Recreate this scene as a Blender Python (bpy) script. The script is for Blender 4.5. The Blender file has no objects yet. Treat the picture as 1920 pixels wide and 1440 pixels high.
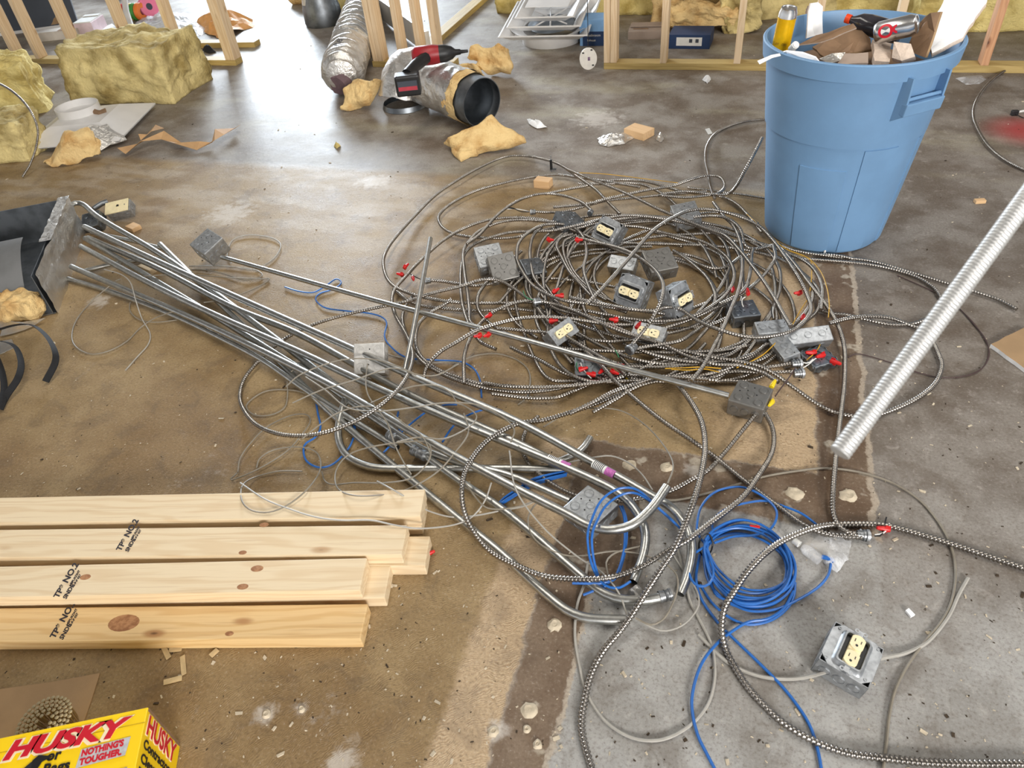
import bpy, bmesh, math, random
from mathutils import Vector, Matrix, noise

# ------------------------------------------------------------------ camera, world, light
SC = bpy.context.scene
COL = SC.collection
F_PX = 1365.0; CX, CY = 960.0, 720.0; EYE = Vector((0, 0, 1.5))
def _ray(px, py): return Vector((px - CX, -(py - CY), -F_PX))
_up = -_ray(1135, 2310); _up.normalize()
_vp = _ray(1505, -500); _y = _vp - _up * _vp.dot(_up); _y.normalize()
_x = _y.cross(_up)
ROT = Matrix((_x, _y, _up))                      # camera space -> room space
cd = bpy.data.cameras.new('camera'); cam = bpy.data.objects.new('camera', cd); COL.objects.link(cam)
cam.matrix_world = Matrix.Translation(EYE) @ ROT.to_4x4()
cd.sensor_fit = 'HORIZONTAL'; cd.sensor_width = 36; cd.lens = F_PX / 1920 * 36
cd.clip_start = 0.02; cd.clip_end = 100
cd.dof.use_dof = True; cd.dof.focus_distance = 2.3; cd.dof.aperture_fstop = 9.0
SC.camera = cam

W = bpy.data.worlds.new('world'); SC.world = W; W.use_nodes = True
bg = W.node_tree.nodes['Background']
bg.inputs[0].default_value = (0.93, 0.96, 1.0, 1); bg.inputs[1].default_value = 0.95
def area(name, loc, target, sx, sy, power, color):
    l = bpy.data.lights.new(name, 'AREA'); l.shape = 'RECTANGLE'; l.size = sx; l.size_y = sy
    l.energy = power; l.color = color
    o = bpy.data.objects.new(name, l); COL.objects.link(o); o.location = loc
    o.rotation_euler = (Vector(target) - Vector(loc)).to_track_quat('-Z', 'Y').to_euler()
    return o
area('window_light_front', (3.6, -4.2, 3.2), (0, 1.5, 0), 2.4, 2.0, 680, (1.0, 0.975, 0.94))
area('window_light_rear', (-7.0, 11.5, 2.2), (-1, 4, 0), 2.8, 1.6, 1050, (0.80, 0.90, 1.0))
area('added_strip_light', (-1.6, 2.4, 3.3), (-1.6, 2.4, 0), 0.6, 3.0, 42, (1.0, 0.95, 0.86))  # two unseen overhead strips, added for bright streaks on the metal
area('added_strip_light', (1.6, 2.4, 3.3), (1.6, 2.4, 0), 0.6, 3.0, 42, (1.0, 0.97, 0.92))
vs = SC.view_settings
vs.view_transform = 'Standard'; vs.look = 'None'; vs.gamma = 1; vs.exposure = 0.26; vs.use_curve_mapping = False

RNG = random.Random(7)
# crops of the photograph that points were read from: origin x, origin y, scale
CROP = {'c5': (0, 340, 3.2735), 'c6': (700, 270, 3.2), 'c7': (1100, 270, 3.2), 'c8': (420, 560, 3.2722),
        'd3': (840, 740, 3.13), 'd4': (1240, 840, 3.428), 'd6': (1440, 440, 3.131), 'd8': (1060, 1080, 2.2326),
        'e2': (860, 350, 6.857), 'e3': (1100, 360, 6.857), 'e4': (980, 540, 6.857), 'e5': (1320, 500, 6.857),
        'e6': (1330, 650, 7.111), 'e7': (600, 600, 6.857), 'e8': (880, 860, 4.5), 'f': (0, 0, 1.0)}
def cp(crop, pts):
    x0, y0, s = CROP[crop]
    return [(x0 + p[0] / s, y0 + p[1] / s) for p in pts]
def G(px, py, z=0.0):
    """point of the room at height z that the photograph shows at pixel (px, py)"""
    d = ROT @ _ray(px, py); return EYE + d * ((z - EYE.z) / d.z)
def GY(px, py, Y):
    d = ROT @ _ray(px, py); return EYE + d * (Y / d.y)
def GD(px, py, depth):
    return EYE + (ROT @ _ray(px, py)) * (depth / F_PX)
def depth_of(p):
    q = ROT.transposed() @ (Vector(p) - EYE); return -q.z
def PPM(px, py, z=0.0): return F_PX / depth_of(G(px, py, z))

# ------------------------------------------------------------------ materials
MATS = {}
def _lin(c): return tuple((v / 12.92 if v <= .04045 else ((v + .055) / 1.055) ** 2.4) for v in c)
def S(r, g, b): return _lin((r / 255, g / 255, b / 255))
class NT:
    def __init__(s, m): s.t = m.node_tree; s.n = s.t.nodes; s.l = s.t.links
    def new(s, k, **kw):
        n = s.n.new(k)
        for a, b in kw.items(): setattr(n, a, b)
        return n
    def link(s, a, b): s.l.new(a, b)
    def val(s, sock, v):
        if isinstance(v, (int, float)): sock.default_value = v
        else: s.link(v, sock)
    def math(s, op, a, b=0.0, c=None):
        n = s.new('ShaderNodeMath', operation=op); s.val(n.inputs[0], a); s.val(n.inputs[1], b)
        if c is not None: s.val(n.inputs[2], c)
        return n.outputs[0]
    def step(s, v, e0, e1):
        n = s.new('ShaderNodeMapRange', interpolation_type='SMOOTHSTEP')
        s.val(n.inputs[0], v); n.inputs[1].default_value = e0; n.inputs[2].default_value = e1
        n.inputs[3].default_value = 0; n.inputs[4].default_value = 1
        return n.outputs[0]
    def mix(s, f, a, b):
        n = s.new('ShaderNodeMix', data_type='RGBA'); s.val(n.inputs[0], f)
        for sock, v in ((n.inputs[6], a), (n.inputs[7], b)):
            if isinstance(v, tuple): sock.default_value = (*v[:3], 1)
            else: s.link(v, sock)
        return n.outputs[2]
    def noise(s, vec, scale, detail=4, rough=.55, dist=0):
        n = s.new('ShaderNodeTexNoise'); s.link(vec, n.inputs['Vector'])
        n.inputs['Scale'].default_value = scale; n.inputs['Detail'].default_value = detail
        n.inputs['Roughness'].default_value = rough; n.inputs['Distortion'].default_value = dist
        return n.outputs['Fac']
    def map(s, vec, sc=(1, 1, 1), rot=(0, 0, 0)):
        n = s.new('ShaderNodeMapping'); s.link(vec, n.inputs[0]); n.inputs[3].default_value = sc; n.inputs[2].default_value = rot
        return n.outputs[0]
def mat(name, color, rough=.5, metal=0.0, var=0.12, vscale=30, bump=0.0, bscale=120, dark=None, stretch=None, coat=0, alpha=1, trans=0, detail=4, lo=.35, hi=.65, sheen=0):
    if name in MATS: return MATS[name]
    m = bpy.data.materials.new(name); m.use_nodes = True; t = NT(m)
    b = t.n['Principled BSDF']
    tc = t.new('ShaderNodeTexCoord').outputs['Object']
    v = t.map(tc, stretch) if stretch else tc
    d = dark if dark else tuple(c * (1 - var * 2) for c in color)
    f = t.step(t.noise(v, vscale, detail), lo, hi)
    t.link(t.mix(f, d, color), b.inputs['Base Color'])
    b.inputs['Roughness'].default_value = rough; b.inputs['Metallic'].default_value = metal
    b.inputs['Coat Weight'].default_value = coat
    b.inputs['Alpha'].default_value = alpha; b.inputs['Transmission Weight'].default_value = trans
    if bump:
        bn = t.new('ShaderNodeBump'); bn.inputs['Strength'].default_value = bump; bn.inputs['Distance'].default_value = .01
        t.link(t.noise(v, bscale, 5, .6), bn.inputs['Height']); t.link(bn.outputs[0], b.inputs['Normal'])
    MATS[name] = m
    return m

# ------------------------------------------------------------------ mesh building
class MB:
    def __init__(s): s.v = []; s.f = []
    def add(s, vs, fs):
        o = len(s.v); s.v += [tuple(v) for v in vs]; s.f += [tuple(i + o for i in f) for f in fs]; return s
    def box(s, c, d, rot=None):
        M = rot if rot else Matrix.Identity(3); c = Vector(c); h = Vector(d) / 2
        vs = [c + M @ Vector((x * h.x, y * h.y, z * h.z)) for z in (-1, 1) for y in (-1, 1) for x in (-1, 1)]
        return s.add(vs, [(0, 2, 3, 1), (4, 5, 7, 6), (0, 1, 5, 4), (2, 6, 7, 3), (0, 4, 6, 2), (1, 3, 7, 5)])
    def ring_tube(s, rings, caps=True, closed=False):
        o = len(s.v); n = len(rings[0])
        for r in rings: s.v += [tuple(p) for p in r]
        m = len(rings)
        for i in range(m if closed else m - 1):
            a = o + i * n; b = o + ((i + 1) % m) * n
            for k in range(n):
                k2 = (k + 1) % n; s.f.append((a + k, a + k2, b + k2, b + k))
        if caps and not closed:
            s.f.append(tuple(o + k for k in reversed(range(n)))); s.f.append(tuple(o + (m - 1) * n + k for k in range(n)))
        return s
    def tube(s, pts, r, seg=8, prof=None, caps=True, hollow=0.0):
        P = [Vector(p) for p in pts]; rings = []; T0 = None; N = None
        for i, p in enumerate(P):
            t = (P[min(i + 1, len(P) - 1)] - P[max(i - 1, 0)])
            if t.length < 1e-9: t = Vector((1, 0, 0))
            t.normalize()
            if N is None:
                N = t.orthogonal().normalized()
            else:
                N = (N - t * N.dot(t))
                N = N.normalized() if N.length > 1e-6 else t.orthogonal().normalized()
            B = t.cross(N)
            rr = r(i) if callable(r) else r
            if prof: rr *= prof[i % len(prof)]
            rings.append([p + N * (rr * math.cos(2 * math.pi * k / seg)) + B * (rr * math.sin(2 * math.pi * k / seg)) for k in range(seg)])
        if hollow:
            def inner(rg, p): return [p + (q - p) * hollow for q in rg]
            a = inner(rings[0], P[0]); b = inner(rings[-1], P[-1])
            t0 = (P[1] - P[0]).normalized() * r * 3; t1 = (P[-2] - P[-1]).normalized() * r * 3
            rings = [[q + t0 for q in a], a] + rings + [b, [q + t1 for q in b]]
        return s.ring_tube(rings, caps)
    def lathe(s, prof, seg=24, M=None, caps=False):
        M = M if M else Matrix.Identity(4)
        rings = [[M @ Vector((r * math.cos(2 * math.pi * k / seg), r * math.sin(2 * math.pi * k / seg), z)) for k in range(seg)] for r, z in prof]
        return s.ring_tube(rings, caps)
    def prism(s, poly, z0, z1, M=None):
        M = M if M else Matrix.Identity(4); n = len(poly)
        vs = [M @ Vector((x, y, z0)) for x, y in poly] + [M @ Vector((x, y, z1)) for x, y in poly]
        return s.add(vs, [tuple(reversed(range(n))), tuple(range(n, 2 * n))] + [(k, (k + 1) % n, n + (k + 1) % n, n + k) for k in range(n)])
    def build(s, name, m, parent=None, smooth=False, bevel=0.0, loc=None, sharp=48):
        me = bpy.data.meshes.new(name); me.from_pydata(s.v, [], s.f); me.update()
        if bevel:
            bm = bmesh.new(); bm.from_mesh(me); bmesh.ops.recalc_face_normals(bm, faces=bm.faces)
            bmesh.ops.bevel(bm, geom=bm.edges[:], offset=bevel, segments=2, affect='EDGES', profile=.6)
            bm.to_mesh(me); bm.free()
        if smooth:
            me.polygons.foreach_set('use_smooth', [True] * len(me.polygons))
            try: me.set_sharp_from_angle(angle=math.radians(sharp))
            except Exception: pass
        o = bpy.data.objects.new(name, me); COL.objects.link(o)
        if m: me.materials.append(m)
        if parent: o.parent = parent
        if loc is not None: o.location = loc
        return o
def from_mesh(name, me, parent=None, M=None):
    o = bpy.data.objects.new(name, me); COL.objects.link(o)
    if parent: o.parent = parent
    if M is not None: o.matrix_local = M
    return o
def tag(o, label, cat, group=None):
    o['label'] = label; o['category'] = cat
    if group: o['group'] = group
    return o
def thing(name, label, cat, loc=(0, 0, 0), rot=None, group=None):
    o = bpy.data.objects.new(name, None); COL.objects.link(o); o.empty_display_size = .05
    o.matrix_world = Matrix.Translation(Vector(loc)) @ (rot.to_4x4() if rot else Matrix.Identity(4))
    return tag(o, label, cat, group)
def struct(o): o['kind'] = 'structure'; return o
def Rz(a): return Matrix.Rotation(math.radians(a), 3, 'Z')
def Rx(a): return Matrix.Rotation(math.radians(a), 3, 'X')
def Ry(a): return Matrix.Rotation(math.radians(a), 3, 'Y')
def euler(yaw=0, pitch=0, roll=0): return Rz(yaw) @ Ry(pitch) @ Rx(roll)
def T(x, y, z): return Matrix.Translation((x, y, z))
def spline(P, step):
    """Catmull-Rom through P, resampled at even arc length"""
    P = [Vector(p) for p in P]
    if len(P) < 3: D = [P[0].lerp(P[-1], i / 40) for i in range(41)]
    else:
        Q = [P[0] * 2 - P[1]] + P + [P[-1] * 2 - P[-2]]; D = []
        for i in range(1, len(Q) - 2):
            a, b, c, d = Q[i - 1:i + 3]
            for k in range(12):
                t = k / 12; t2 = t * t; t3 = t2 * t
                D.append(.5 * ((2 * b) + (c - a) * t + (2 * a - 5 * b + 4 * c - d) * t2 + (3 * b - a - 3 * c + d) * t3))
        D.append(Q[-2])
    out = [D[0]]; acc = 0.0
    for i in range(1, len(D)):
        a = D[i - 1]; b = D[i]; L = (b - a).length
        if L < 1e-9: continue
        pos = step - acc
        while pos <= L:
            out.append(a.lerp(b, pos / L)); pos += step
        acc = L - (pos - step)
    if (out[-1] - D[-1]).length > step * .3: out.append(D[-1])
    return out
def text_mesh(txt, size, bold=0.0, shear=0.0, extrude=.0004, space=1.0):
    c = bpy.data.curves.new('t', 'FONT'); c.body = txt; c.size = size; c.offset = bold; c.shear = shear
    c.extrude = extrude; c.space_character = space; c.resolution_u = 3
    o = bpy.data.objects.new('t', c); COL.objects.link(o)
    bpy.context.view_layer.update()
    me = bpy.data.meshes.new_from_object(o.evaluated_get(bpy.context.evaluated_depsgraph_get()))
    bpy.data.objects.remove(o); bpy.data.curves.remove(c)
    return me
def lettering(name, txt, size, m, parent, M, width=None, bold=0.0, shear=0.0, label=None, space=1.0):
    me = text_mesh(txt, size, bold, shear, space=space); me.materials.clear(); me.materials.append(m)
    if width:
        xs = [v.co.x for v in me.vertices]; k = width / (max(xs) - min(xs))
        for v in me.vertices: v.co.x = (v.co.x - min(xs)) * k
    o = from_mesh(name, me, parent, M)
    if label: o['label'] = label
    return o
# ------------------------------------------------------------------ material library
M_emt = mat('zinc_plated_conduit', S(194, 194, 190), .33, 1.0, .10, 60, .05, 400)
M_mc = mat('galvanised_cable_armor', S(166, 160, 153), .28, 1.0, .12, 45)
M_galv = mat('galvanised_box_steel', S(178, 181, 184), .45, .75, .14, 70, .04, 300)
M_galvd = mat('dull_sheet_steel', S(142, 147, 152), .45, 1.0, .18, 12)
M_graybox = mat('grey_painted_steel', S(138, 136, 132), .45, .75, .06, 60)
M_dieca = mat('die_cast_zinc', S(150, 152, 154), .42, .9, .12, 120)
M_blue = mat('blue_cable_jacket', S(38, 104, 184), .38, 0, .05, 40)
M_gcab = mat('grey_cable_jacket', S(172, 168, 160), .45, 0, .06, 40)
M_gcabd = mat('dull_grey_cable_jacket', S(140, 132, 118), .5, 0, .08, 40)
M_red = mat('red_plastic', S(206, 30, 30), .4, 0, .05, 40)
M_yel = mat('yellow_plastic', S(236, 206, 30), .4, 0, .05, 40)
M_ywire = mat('yellow_wire_jacket', S(206, 158, 40), .45, 0, .06, 40)
M_dwire = mat('dark_wire_jacket', S(74, 56, 54), .5, 0, .06, 40)
M_green = mat('green_wire_jacket', S(38, 120, 74), .45, 0, .06, 40)
M_white = mat('white_plastic', S(228, 228, 224), .45, 0, .04, 30)
M_ivory = mat('ivory_plastic', S(238, 224, 182), .4, 0, .05, 60)
M_black = mat('black_plastic', S(24, 24, 26), .45, 0, .1, 60)
M_rubber = mat('black_webbing', S(20, 21, 25), .8, 0, .15, 90, .2, 400)
M_foil = mat('aluminium_foil_facing', S(222, 219, 214), .36, .92, .06, 14, .8, 30)
M_insy = mat('yellow_glass_wool', S(234, 214, 142), .95, 0, .2, 9, 1.0, 70, dark=S(186, 160, 84), lo=.25, hi=.6, detail=8)
M_insb = mat('aged_glass_wool', S(228, 208, 146), .95, 0, .2, 7, 1.0, 60, dark=S(156, 134, 78), lo=.3, hi=.62, detail=8)
M_inso = mat('tan_glass_wool', S(238, 206, 146), .95, 0, .2, 12, 1.0, 80, dark=S(200, 154, 92), lo=.25, hi=.6, detail=8)
M_kraft = mat('kraft_paper', S(198, 158, 112), .7, 0, .08, 12, .1, 60)
M_card = mat('cardboard', S(168, 138, 102), .75, 0, .06, 10, .08, 90)
M_cardd = mat('brown_board', S(142, 112, 84), .75, 0, .12, 14, .15, 70)
M_cardg = mat('grey_brown_card', S(166, 148, 134), .75, 0, .06, 12, .05, 60)
M_dry = mat('drywall_paper', S(246, 247, 248), .75, 0, .03, 9, .15, 60)
M_gyp = mat('gypsum', S(224, 204, 186), .9, 0, .08, 40, .4, 120)
M_wmet = mat('white_painted_metal', S(226, 224, 222), .35, 0, .04, 8)
M_can = mat('blue_can_plastic', S(114, 152, 190), .46, 0, .045, 6, .04, 160)
M_alu = mat('bare_aluminium', S(214, 214, 214), .26, 1.0, .05, 40)
M_slate = mat('slate_grey_panel', S(62, 68, 78), .5, 0, .06, 6)
M_ink = mat('black_ink', S(44, 40, 48), .7, 0, .1, 200)
M_orange = mat('orange_paper', S(232, 170, 100), .7, 0, .08, 14)
M_pink = mat('pink_plastic', S(240, 128, 160), .45, 0, .04, 20)
M_spg = mat('green_plastic', S(70, 150, 60), .45, 0, .04, 20)
M_spo = mat('orange_plastic', S(240, 130, 50), .45, 0, .04, 20)
M_spy = mat('pale_yellow_plastic', S(244, 206, 100), .45, 0, .04, 20)
M_hy = mat('yellow_printed_card', S(250, 208, 10), .42, 0, .02, 10)
M_hr = mat('red_print', S(200, 18, 40), .42, 0, .02, 10)
M_hw = mat('cream_print', S(244, 226, 190), .42, 0, .02, 10)
M_hk = mat('black_print', S(22, 22, 22), .42, 0, .02, 10)
M_hg = mat('silver_print', S(196, 196, 198), .42, 0, .1, 90)
M_hgray = mat('grey_print', S(140, 140, 146), .42, 0, .05, 20)
M_hskin = mat('hand_print', S(206, 150, 122), .42, 0, .06, 25)
M_navy = mat('navy_carton', S(30, 56, 96), .6, 0, .05, 20)
M_lblue = mat('light_blue_carton', S(130, 176, 224), .55, 0, .05, 20)
M_dred = mat('red_tool_housing', S(150, 24, 34), .42, 0, .06, 40)
M_nail = mat('brass_coated_nail', S(206, 188, 150), .35, .8, .1, 90)
M_dirt = mat('dark_crumb', S(70, 56, 40), .9, 0, .2, 90)
M_crumb = mat('pale_crumb', S(206, 192, 168), .9, 0, .12, 60)

def clear_mat(name, color, rough, alpha):
    m = bpy.data.materials.new(name); m.use_nodes = True; t = NT(m); b = t.n['Principled BSDF']
    tc = t.new('ShaderNodeTexCoord').outputs['Object']
    t.link(t.mix(t.noise(tc, 14, 4), color, tuple(min(1, c * 1.1) for c in color)), b.inputs['Base Color'])
    f = t.step(t.noise(tc, 16, 5, .6, .6), .45, .72)
    n = t.math('MULTIPLY_ADD', f, .45, alpha); t.link(n, b.inputs['Alpha'])
    b.inputs['Roughness'].default_value = rough
    bn = t.new('ShaderNodeBump'); bn.inputs['Strength'].default_value = .6; bn.inputs['Distance'].default_value = .02
    t.link(t.noise(tc, 22, 4), bn.inputs['Height']); t.link(bn.outputs[0], b.inputs['Normal'])
    return m
M_clear = clear_mat('clear_plastic_film', (.85, .87, .9), .15, .22)
M_sheet = clear_mat('translucent_plastic_sheet', (.84, .86, .9), .2, .42)

def wood_mat(name, light, mid, dark, knot=True, ring=1.0):
    m = bpy.data.materials.new(name); m.use_nodes = True; t = NT(m); b = t.n['Principled BSDF']
    tc = t.new('ShaderNodeTexCoord').outputs['Object']
    oi = t.new('ShaderNodeObjectInfo').outputs['Random']
    add = t.new('ShaderNodeVectorMath', operation='ADD'); t.link(tc, add.inputs[0])
    cv = t.new('ShaderNodeCombineXYZ'); 
    for k in range(3): t.link(t.math('MULTIPLY', oi, 37.0 + 11 * k), cv.inputs[k])
    t.link(cv.outputs[0], add.inputs[1]); vec = add.outputs[0]
    # long axis is local x; distorted growth rings
    big = t.noise(t.map(vec, (1.1, 9, 9)), 1.0, 3)
    sx = t.new('ShaderNodeSeparateXYZ'); t.link(vec, sx.inputs[0])
    u = t.math('MULTIPLY_ADD', big, .11, t.math('MULTIPLY', t.math('ADD', sx.outputs[1], sx.outputs[2]), .5))
    rings = t.math('SINE', t.math('MULTIPLY', u, 420.0 * ring))
    f = t.step(rings, -.2, 1.0)
    fine = t.noise(t.map(vec, (6, 220, 220)), 1.0, 3)
    col = t.mix(t.math('MULTIPLY', f, .55), light, mid)
    col = t.mix(t.math('MULTIPLY', t.step(fine, .5, .8), .35), col, dark)
    if knot:
        vo = t.new('ShaderNodeTexVoronoi'); t.link(t.map(vec, (4.2, 11, 11)), vo.inputs['Vector']); vo.inputs['Scale'].default_value = 1.0
        k1 = t.step(vo.outputs['Distance'], .16, .07)
        col = t.mix(t.math('MULTIPLY', k1, .75), col, dark)
        k2 = t.step(vo.outputs['Distance'], .07, .03)
        col = t.mix(k2, col, tuple(c * .35 for c in dark))
    t.link(col, b.inputs['Base Color']); b.inputs['Roughness'].default_value = .62
    bn = t.new('ShaderNodeBump'); bn.inputs['Strength'].default_value = .12; bn.inputs['Distance'].default_value = .002
    t.link(fine, bn.inputs['Height']); t.link(bn.outputs[0], b.inputs['Normal'])
    return m
M_pine = wood_mat('pine_board', S(228, 208, 174), S(214, 186, 146), S(180, 140, 98))
M_pine2 = wood_mat('resinous_pine_board', S(226, 194, 142), S(206, 164, 106), S(160, 106, 58))
M_stud = wood_mat('stud_pine', S(222, 196, 160), S(204, 170, 128), S(160, 116, 76))
M_studr = wood_mat('reddish_stud', S(206, 156, 116), S(184, 130, 92), S(140, 88, 58))
M_treat = wood_mat('treated_plate', S(186, 160, 100), S(160, 132, 74), S(110, 86, 46), False)
M_block = wood_mat('pine_offcut', S(222, 184, 138), S(208, 168, 120), S(172, 128, 84), False)

def floor_mat():
    m = bpy.data.materials.new('stained_concrete'); m.use_nodes = True; t = NT(m); b = t.n['Principled BSDF']
    tc = t.new('ShaderNodeTexCoord').outputs['Object']
    n_edge = t.noise(tc, 7, 6, .65); n_fine = t.noise(tc, 60, 6, .7)
    sx = t.new('ShaderNodeSeparateXYZ'); t.link(tc, sx.inputs[0])
    wob = t.math('ADD', t.math('MULTIPLY_ADD', n_edge, .06, -.03), t.math('MULTIPLY_ADD', n_fine, .022, -.011))
    X = t.math('ADD', sx.outputs[0], wob); Y = t.math('ADD', sx.outputs[1], wob)
    mul = lambda *a: a[0] if len(a) == 1 else t.math('MULTIPLY', a[0], mul(*a[1:]))
    lt = lambda v, e, w=.008: t.step(v, e + w, e - w)
    gt = lambda v, e, w=.008: t.step(v, e - w, e + w)
    big = t.noise(tc, .9, 5, .6); med = t.noise(tc, 4.5, 6, .62); spk = t.noise(tc, 240, 3, .7); cl = t.noise(tc, 22, 6, .7, .4)
    # bare grey slab
    grey = t.mix(t.step(med, .34, .66), S(142, 139, 134), S(172, 171, 168))
    grey = t.mix(t.math('MULTIPLY', t.step(cl, .52, .78), .55), grey, S(188, 184, 178))
    grey = t.mix(t.math('MULTIPLY', t.step(big, .5, .68), .55), grey, S(112, 96, 82))
    # far part of the slab is browner and worn
    far = t.step(Y, 2.6, 3.3)
    farcol = t.mix(t.step(med, .35, .65), S(112, 98, 84), S(148, 140, 130))
    farcol = t.mix(t.math('MULTIPLY', t.step(cl, .55, .75), .5), farcol, S(180, 174, 164))
    grey = t.mix(t.math('MULTIPLY', far, .9), grey, farcol)
    # right of the old wall line, near the can: brown grey
    rb = mul(gt(X, .416, .01), gt(Y, 1.2, .5)); 
    rcol = t.mix(t.step(med, .36, .64), S(104, 94, 84), S(136, 129, 121))
    rcol = t.mix(t.math('MULTIPLY', t.step(cl, .54, .74), .5), rcol, S(176, 168, 160))
    grey = t.mix(rb, grey, rcol)
    # tan adhesive field
    tanm = t.math('MAXIMUM', mul(lt(X, .285), gt(Y, 1.45), lt(Y, 3.08, .05)), mul(lt(X, -.34), lt(Y, 3.08, .05)))
    tan = t.mix(t.step(med, .3, .7), S(138, 114, 78), S(164, 141, 104))
    tan = t.mix(t.math('MULTIPLY', t.step(t.noise(tc, 1.5, 5, .6), .48, .62), .5), tan, S(116, 88, 54))
    # comb marks left by the trowel
    wv = t.new('ShaderNodeTexWave', wave_type='RINGS', rings_direction='Z'); t.link(tc, wv.inputs[0])
    wv.inputs['Scale'].default_value = 58; wv.inputs['Distortion'].default_value = 42; wv.inputs['Detail'].default_value = 4; wv.inputs['Detail Scale'].default_value = .25
    comb = t.math('MULTIPLY_ADD', t.math('SUBTRACT', wv.outputs['Fac'], .5), t.math('MULTIPLY', t.step(cl, .38, .62), .7), t.math('MULTIPLY_ADD', t.noise(tc, 150, 4, .7), .9, .05))
    pale = t.math('MAXIMUM', mul(gt(X, .04, .09), lt(Y, 2.6, .1)), mul(gt(X, -.46, .012), lt(Y, 1.45)))
    tan = t.mix(t.math('MULTIPLY', pale, .95), tan, t.mix(comb, S(160, 132, 100), S(206, 184, 152)))
    tan = t.mix(t.math('MULTIPLY', gt(Y, 2.2, .7), t.math('MULTIPLY', t.step(t.noise(t.map(tc, (1, 3, 1), (0, 0, .3)), 2.2, 5), .45, .62), .8)), tan, S(176, 160, 138))
    # strip of bare dark slab where a wall stood
    st = t.math('MAXIMUM', mul(gt(X, .285), lt(X, .416), gt(Y, 1.31), lt(Y, 2.75)),
                t.math('MAXIMUM', mul(gt(X, -.34), lt(X, .416), gt(Y, 1.27), lt(Y, 1.45)), mul(gt(X, -.34), lt(X, -.225), lt(Y, 1.3))))
    st = t.math('MAXIMUM', st, mul(gt(X, -.34), lt(X, -.12, .03), gt(Y, .98, .02), lt(Y, 1.45)))
    stc = t.mix(t.step(med, .35, .66), S(96, 76, 58), S(128, 110, 92))
    stc = t.mix(t.math('MULTIPLY', t.step(t.noise(tc, 11, 3), .6, .66), .85), stc, S(178, 168, 152))
    col = t.mix(tanm, grey, tan); col = t.mix(st, col, stc)
    ridge = t.math('MAXIMUM', mul(gt(X, .408, .003), lt(X, .424, .003), gt(Y, 1.25), lt(Y, 2.7)), mul(gt(X, -.229, .003), lt(X, -.217, .003), lt(Y, .95)))
    col = t.mix(t.math('MULTIPLY', ridge, .8), col, S(178, 164, 146))
    # dust, specks, red glow painted in
    dust = t.math('MULTIPLY', t.step(t.noise(tc, 3.1, 7, .7), .6, .72), t.step(n_fine, .4, .7))
    col = t.mix(t.math('MULTIPLY', dust, .6), col, S(206, 202, 196))
    fog = mul(gt(Y, 3.1, .2), t.step(t.noise(t.map(tc, (1, 2.4, 1)), 1.3, 4), .52, .7)); col = t.mix(t.math('MULTIPLY', fog, .3), col, S(196, 190, 160))
    grit = t.noise(tc, 130, 6, .75); col = t.mix(t.math('MULTIPLY', t.step(grit, .52, .34), .42), col, S(84, 68, 52)); col = t.mix(t.math('MULTIPLY', t.step(grit, .55, .70), .34), col, S(206, 198, 186))
    blot = t.noise(tc, 9, 7, .7, .8); col = t.mix(t.math('MULTIPLY', t.step(blot, .50, .36), .30), col, S(92, 78, 64))
    col = t.mix(t.math('MULTIPLY', t.step(spk, .3, .2), .8), col, S(64, 50, 38))
    col = t.mix(t.math('MULTIPLY', t.step(spk, .7, .78), .7), col, S(222, 214, 200))
    for dx_, dy_, dr_ in ((500, 1338, .03), (566, 1330, .022), (700, 340, .10), (185, 566, .06), (640, 1425, .05), (930, 1372, .03), (1545, 1030, .05), (560, 690, .05), (1120, 222, .16), (60, 1500, .05), (430, 400, .14), (1300, 880, .03)):
        dn = t.new('ShaderNodeVectorMath', operation='DISTANCE'); t.link(tc, dn.inputs[0]); dn.inputs[1].default_value = G(dx_, dy_)
        dd = t.math('ADD', dn.outputs['Value'], t.math('MULTIPLY', t.math('SUBTRACT', cl, .5), dr_ * 2.6))
        col = t.mix(t.math('MULTIPLY', t.step(dd, dr_, dr_ * .2), .55), col, S(214, 208, 200))
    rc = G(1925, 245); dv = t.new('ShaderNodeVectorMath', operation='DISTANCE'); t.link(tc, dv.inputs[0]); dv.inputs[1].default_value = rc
    col = t.mix(t.math('MULTIPLY', t.step(dv.outputs['Value'], .24, .02), .75), col, S(170, 40, 44))  # red glow of an unseen source, painted into the slab colour
    b.inputs['Specular IOR Level'].default_value = .3
    t.link(col, b.inputs['Base Color'])
    r = t.math('MULTIPLY_ADD', med, .3, .42)
    t.link(t.math('SUBTRACT', r, t.math('MULTIPLY', t.step(Y, 2.8, 4.0), .04)), b.inputs['Roughness'])
    bn = t.new('ShaderNodeBump'); bn.inputs['Strength'].default_value = .55; bn.inputs['Distance'].default_value = .004
    h = t.math('ADD', t.math('MULTIPLY', t.math('MULTIPLY', comb, tanm), .35), t.math('ADD', t.math('MULTIPLY', cl, .5), t.math('MULTIPLY', spk, .25)))
    h = t.math('ADD', h, t.math('MULTIPLY', tanm, .7)); t.link(h, bn.inputs['Height']); t.link(bn.outputs[0], b.inputs['Normal'])
    return m
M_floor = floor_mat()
M_ceil = mat('open_ceiling', S(158, 156, 154), .9, 0, .1, 3)

# ------------------------------------------------------------------ room
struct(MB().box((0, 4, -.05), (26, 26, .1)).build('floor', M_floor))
struct(MB().box((0, 4, 3.55), (26, 26, .1)).build('ceiling', M_ceil))

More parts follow.
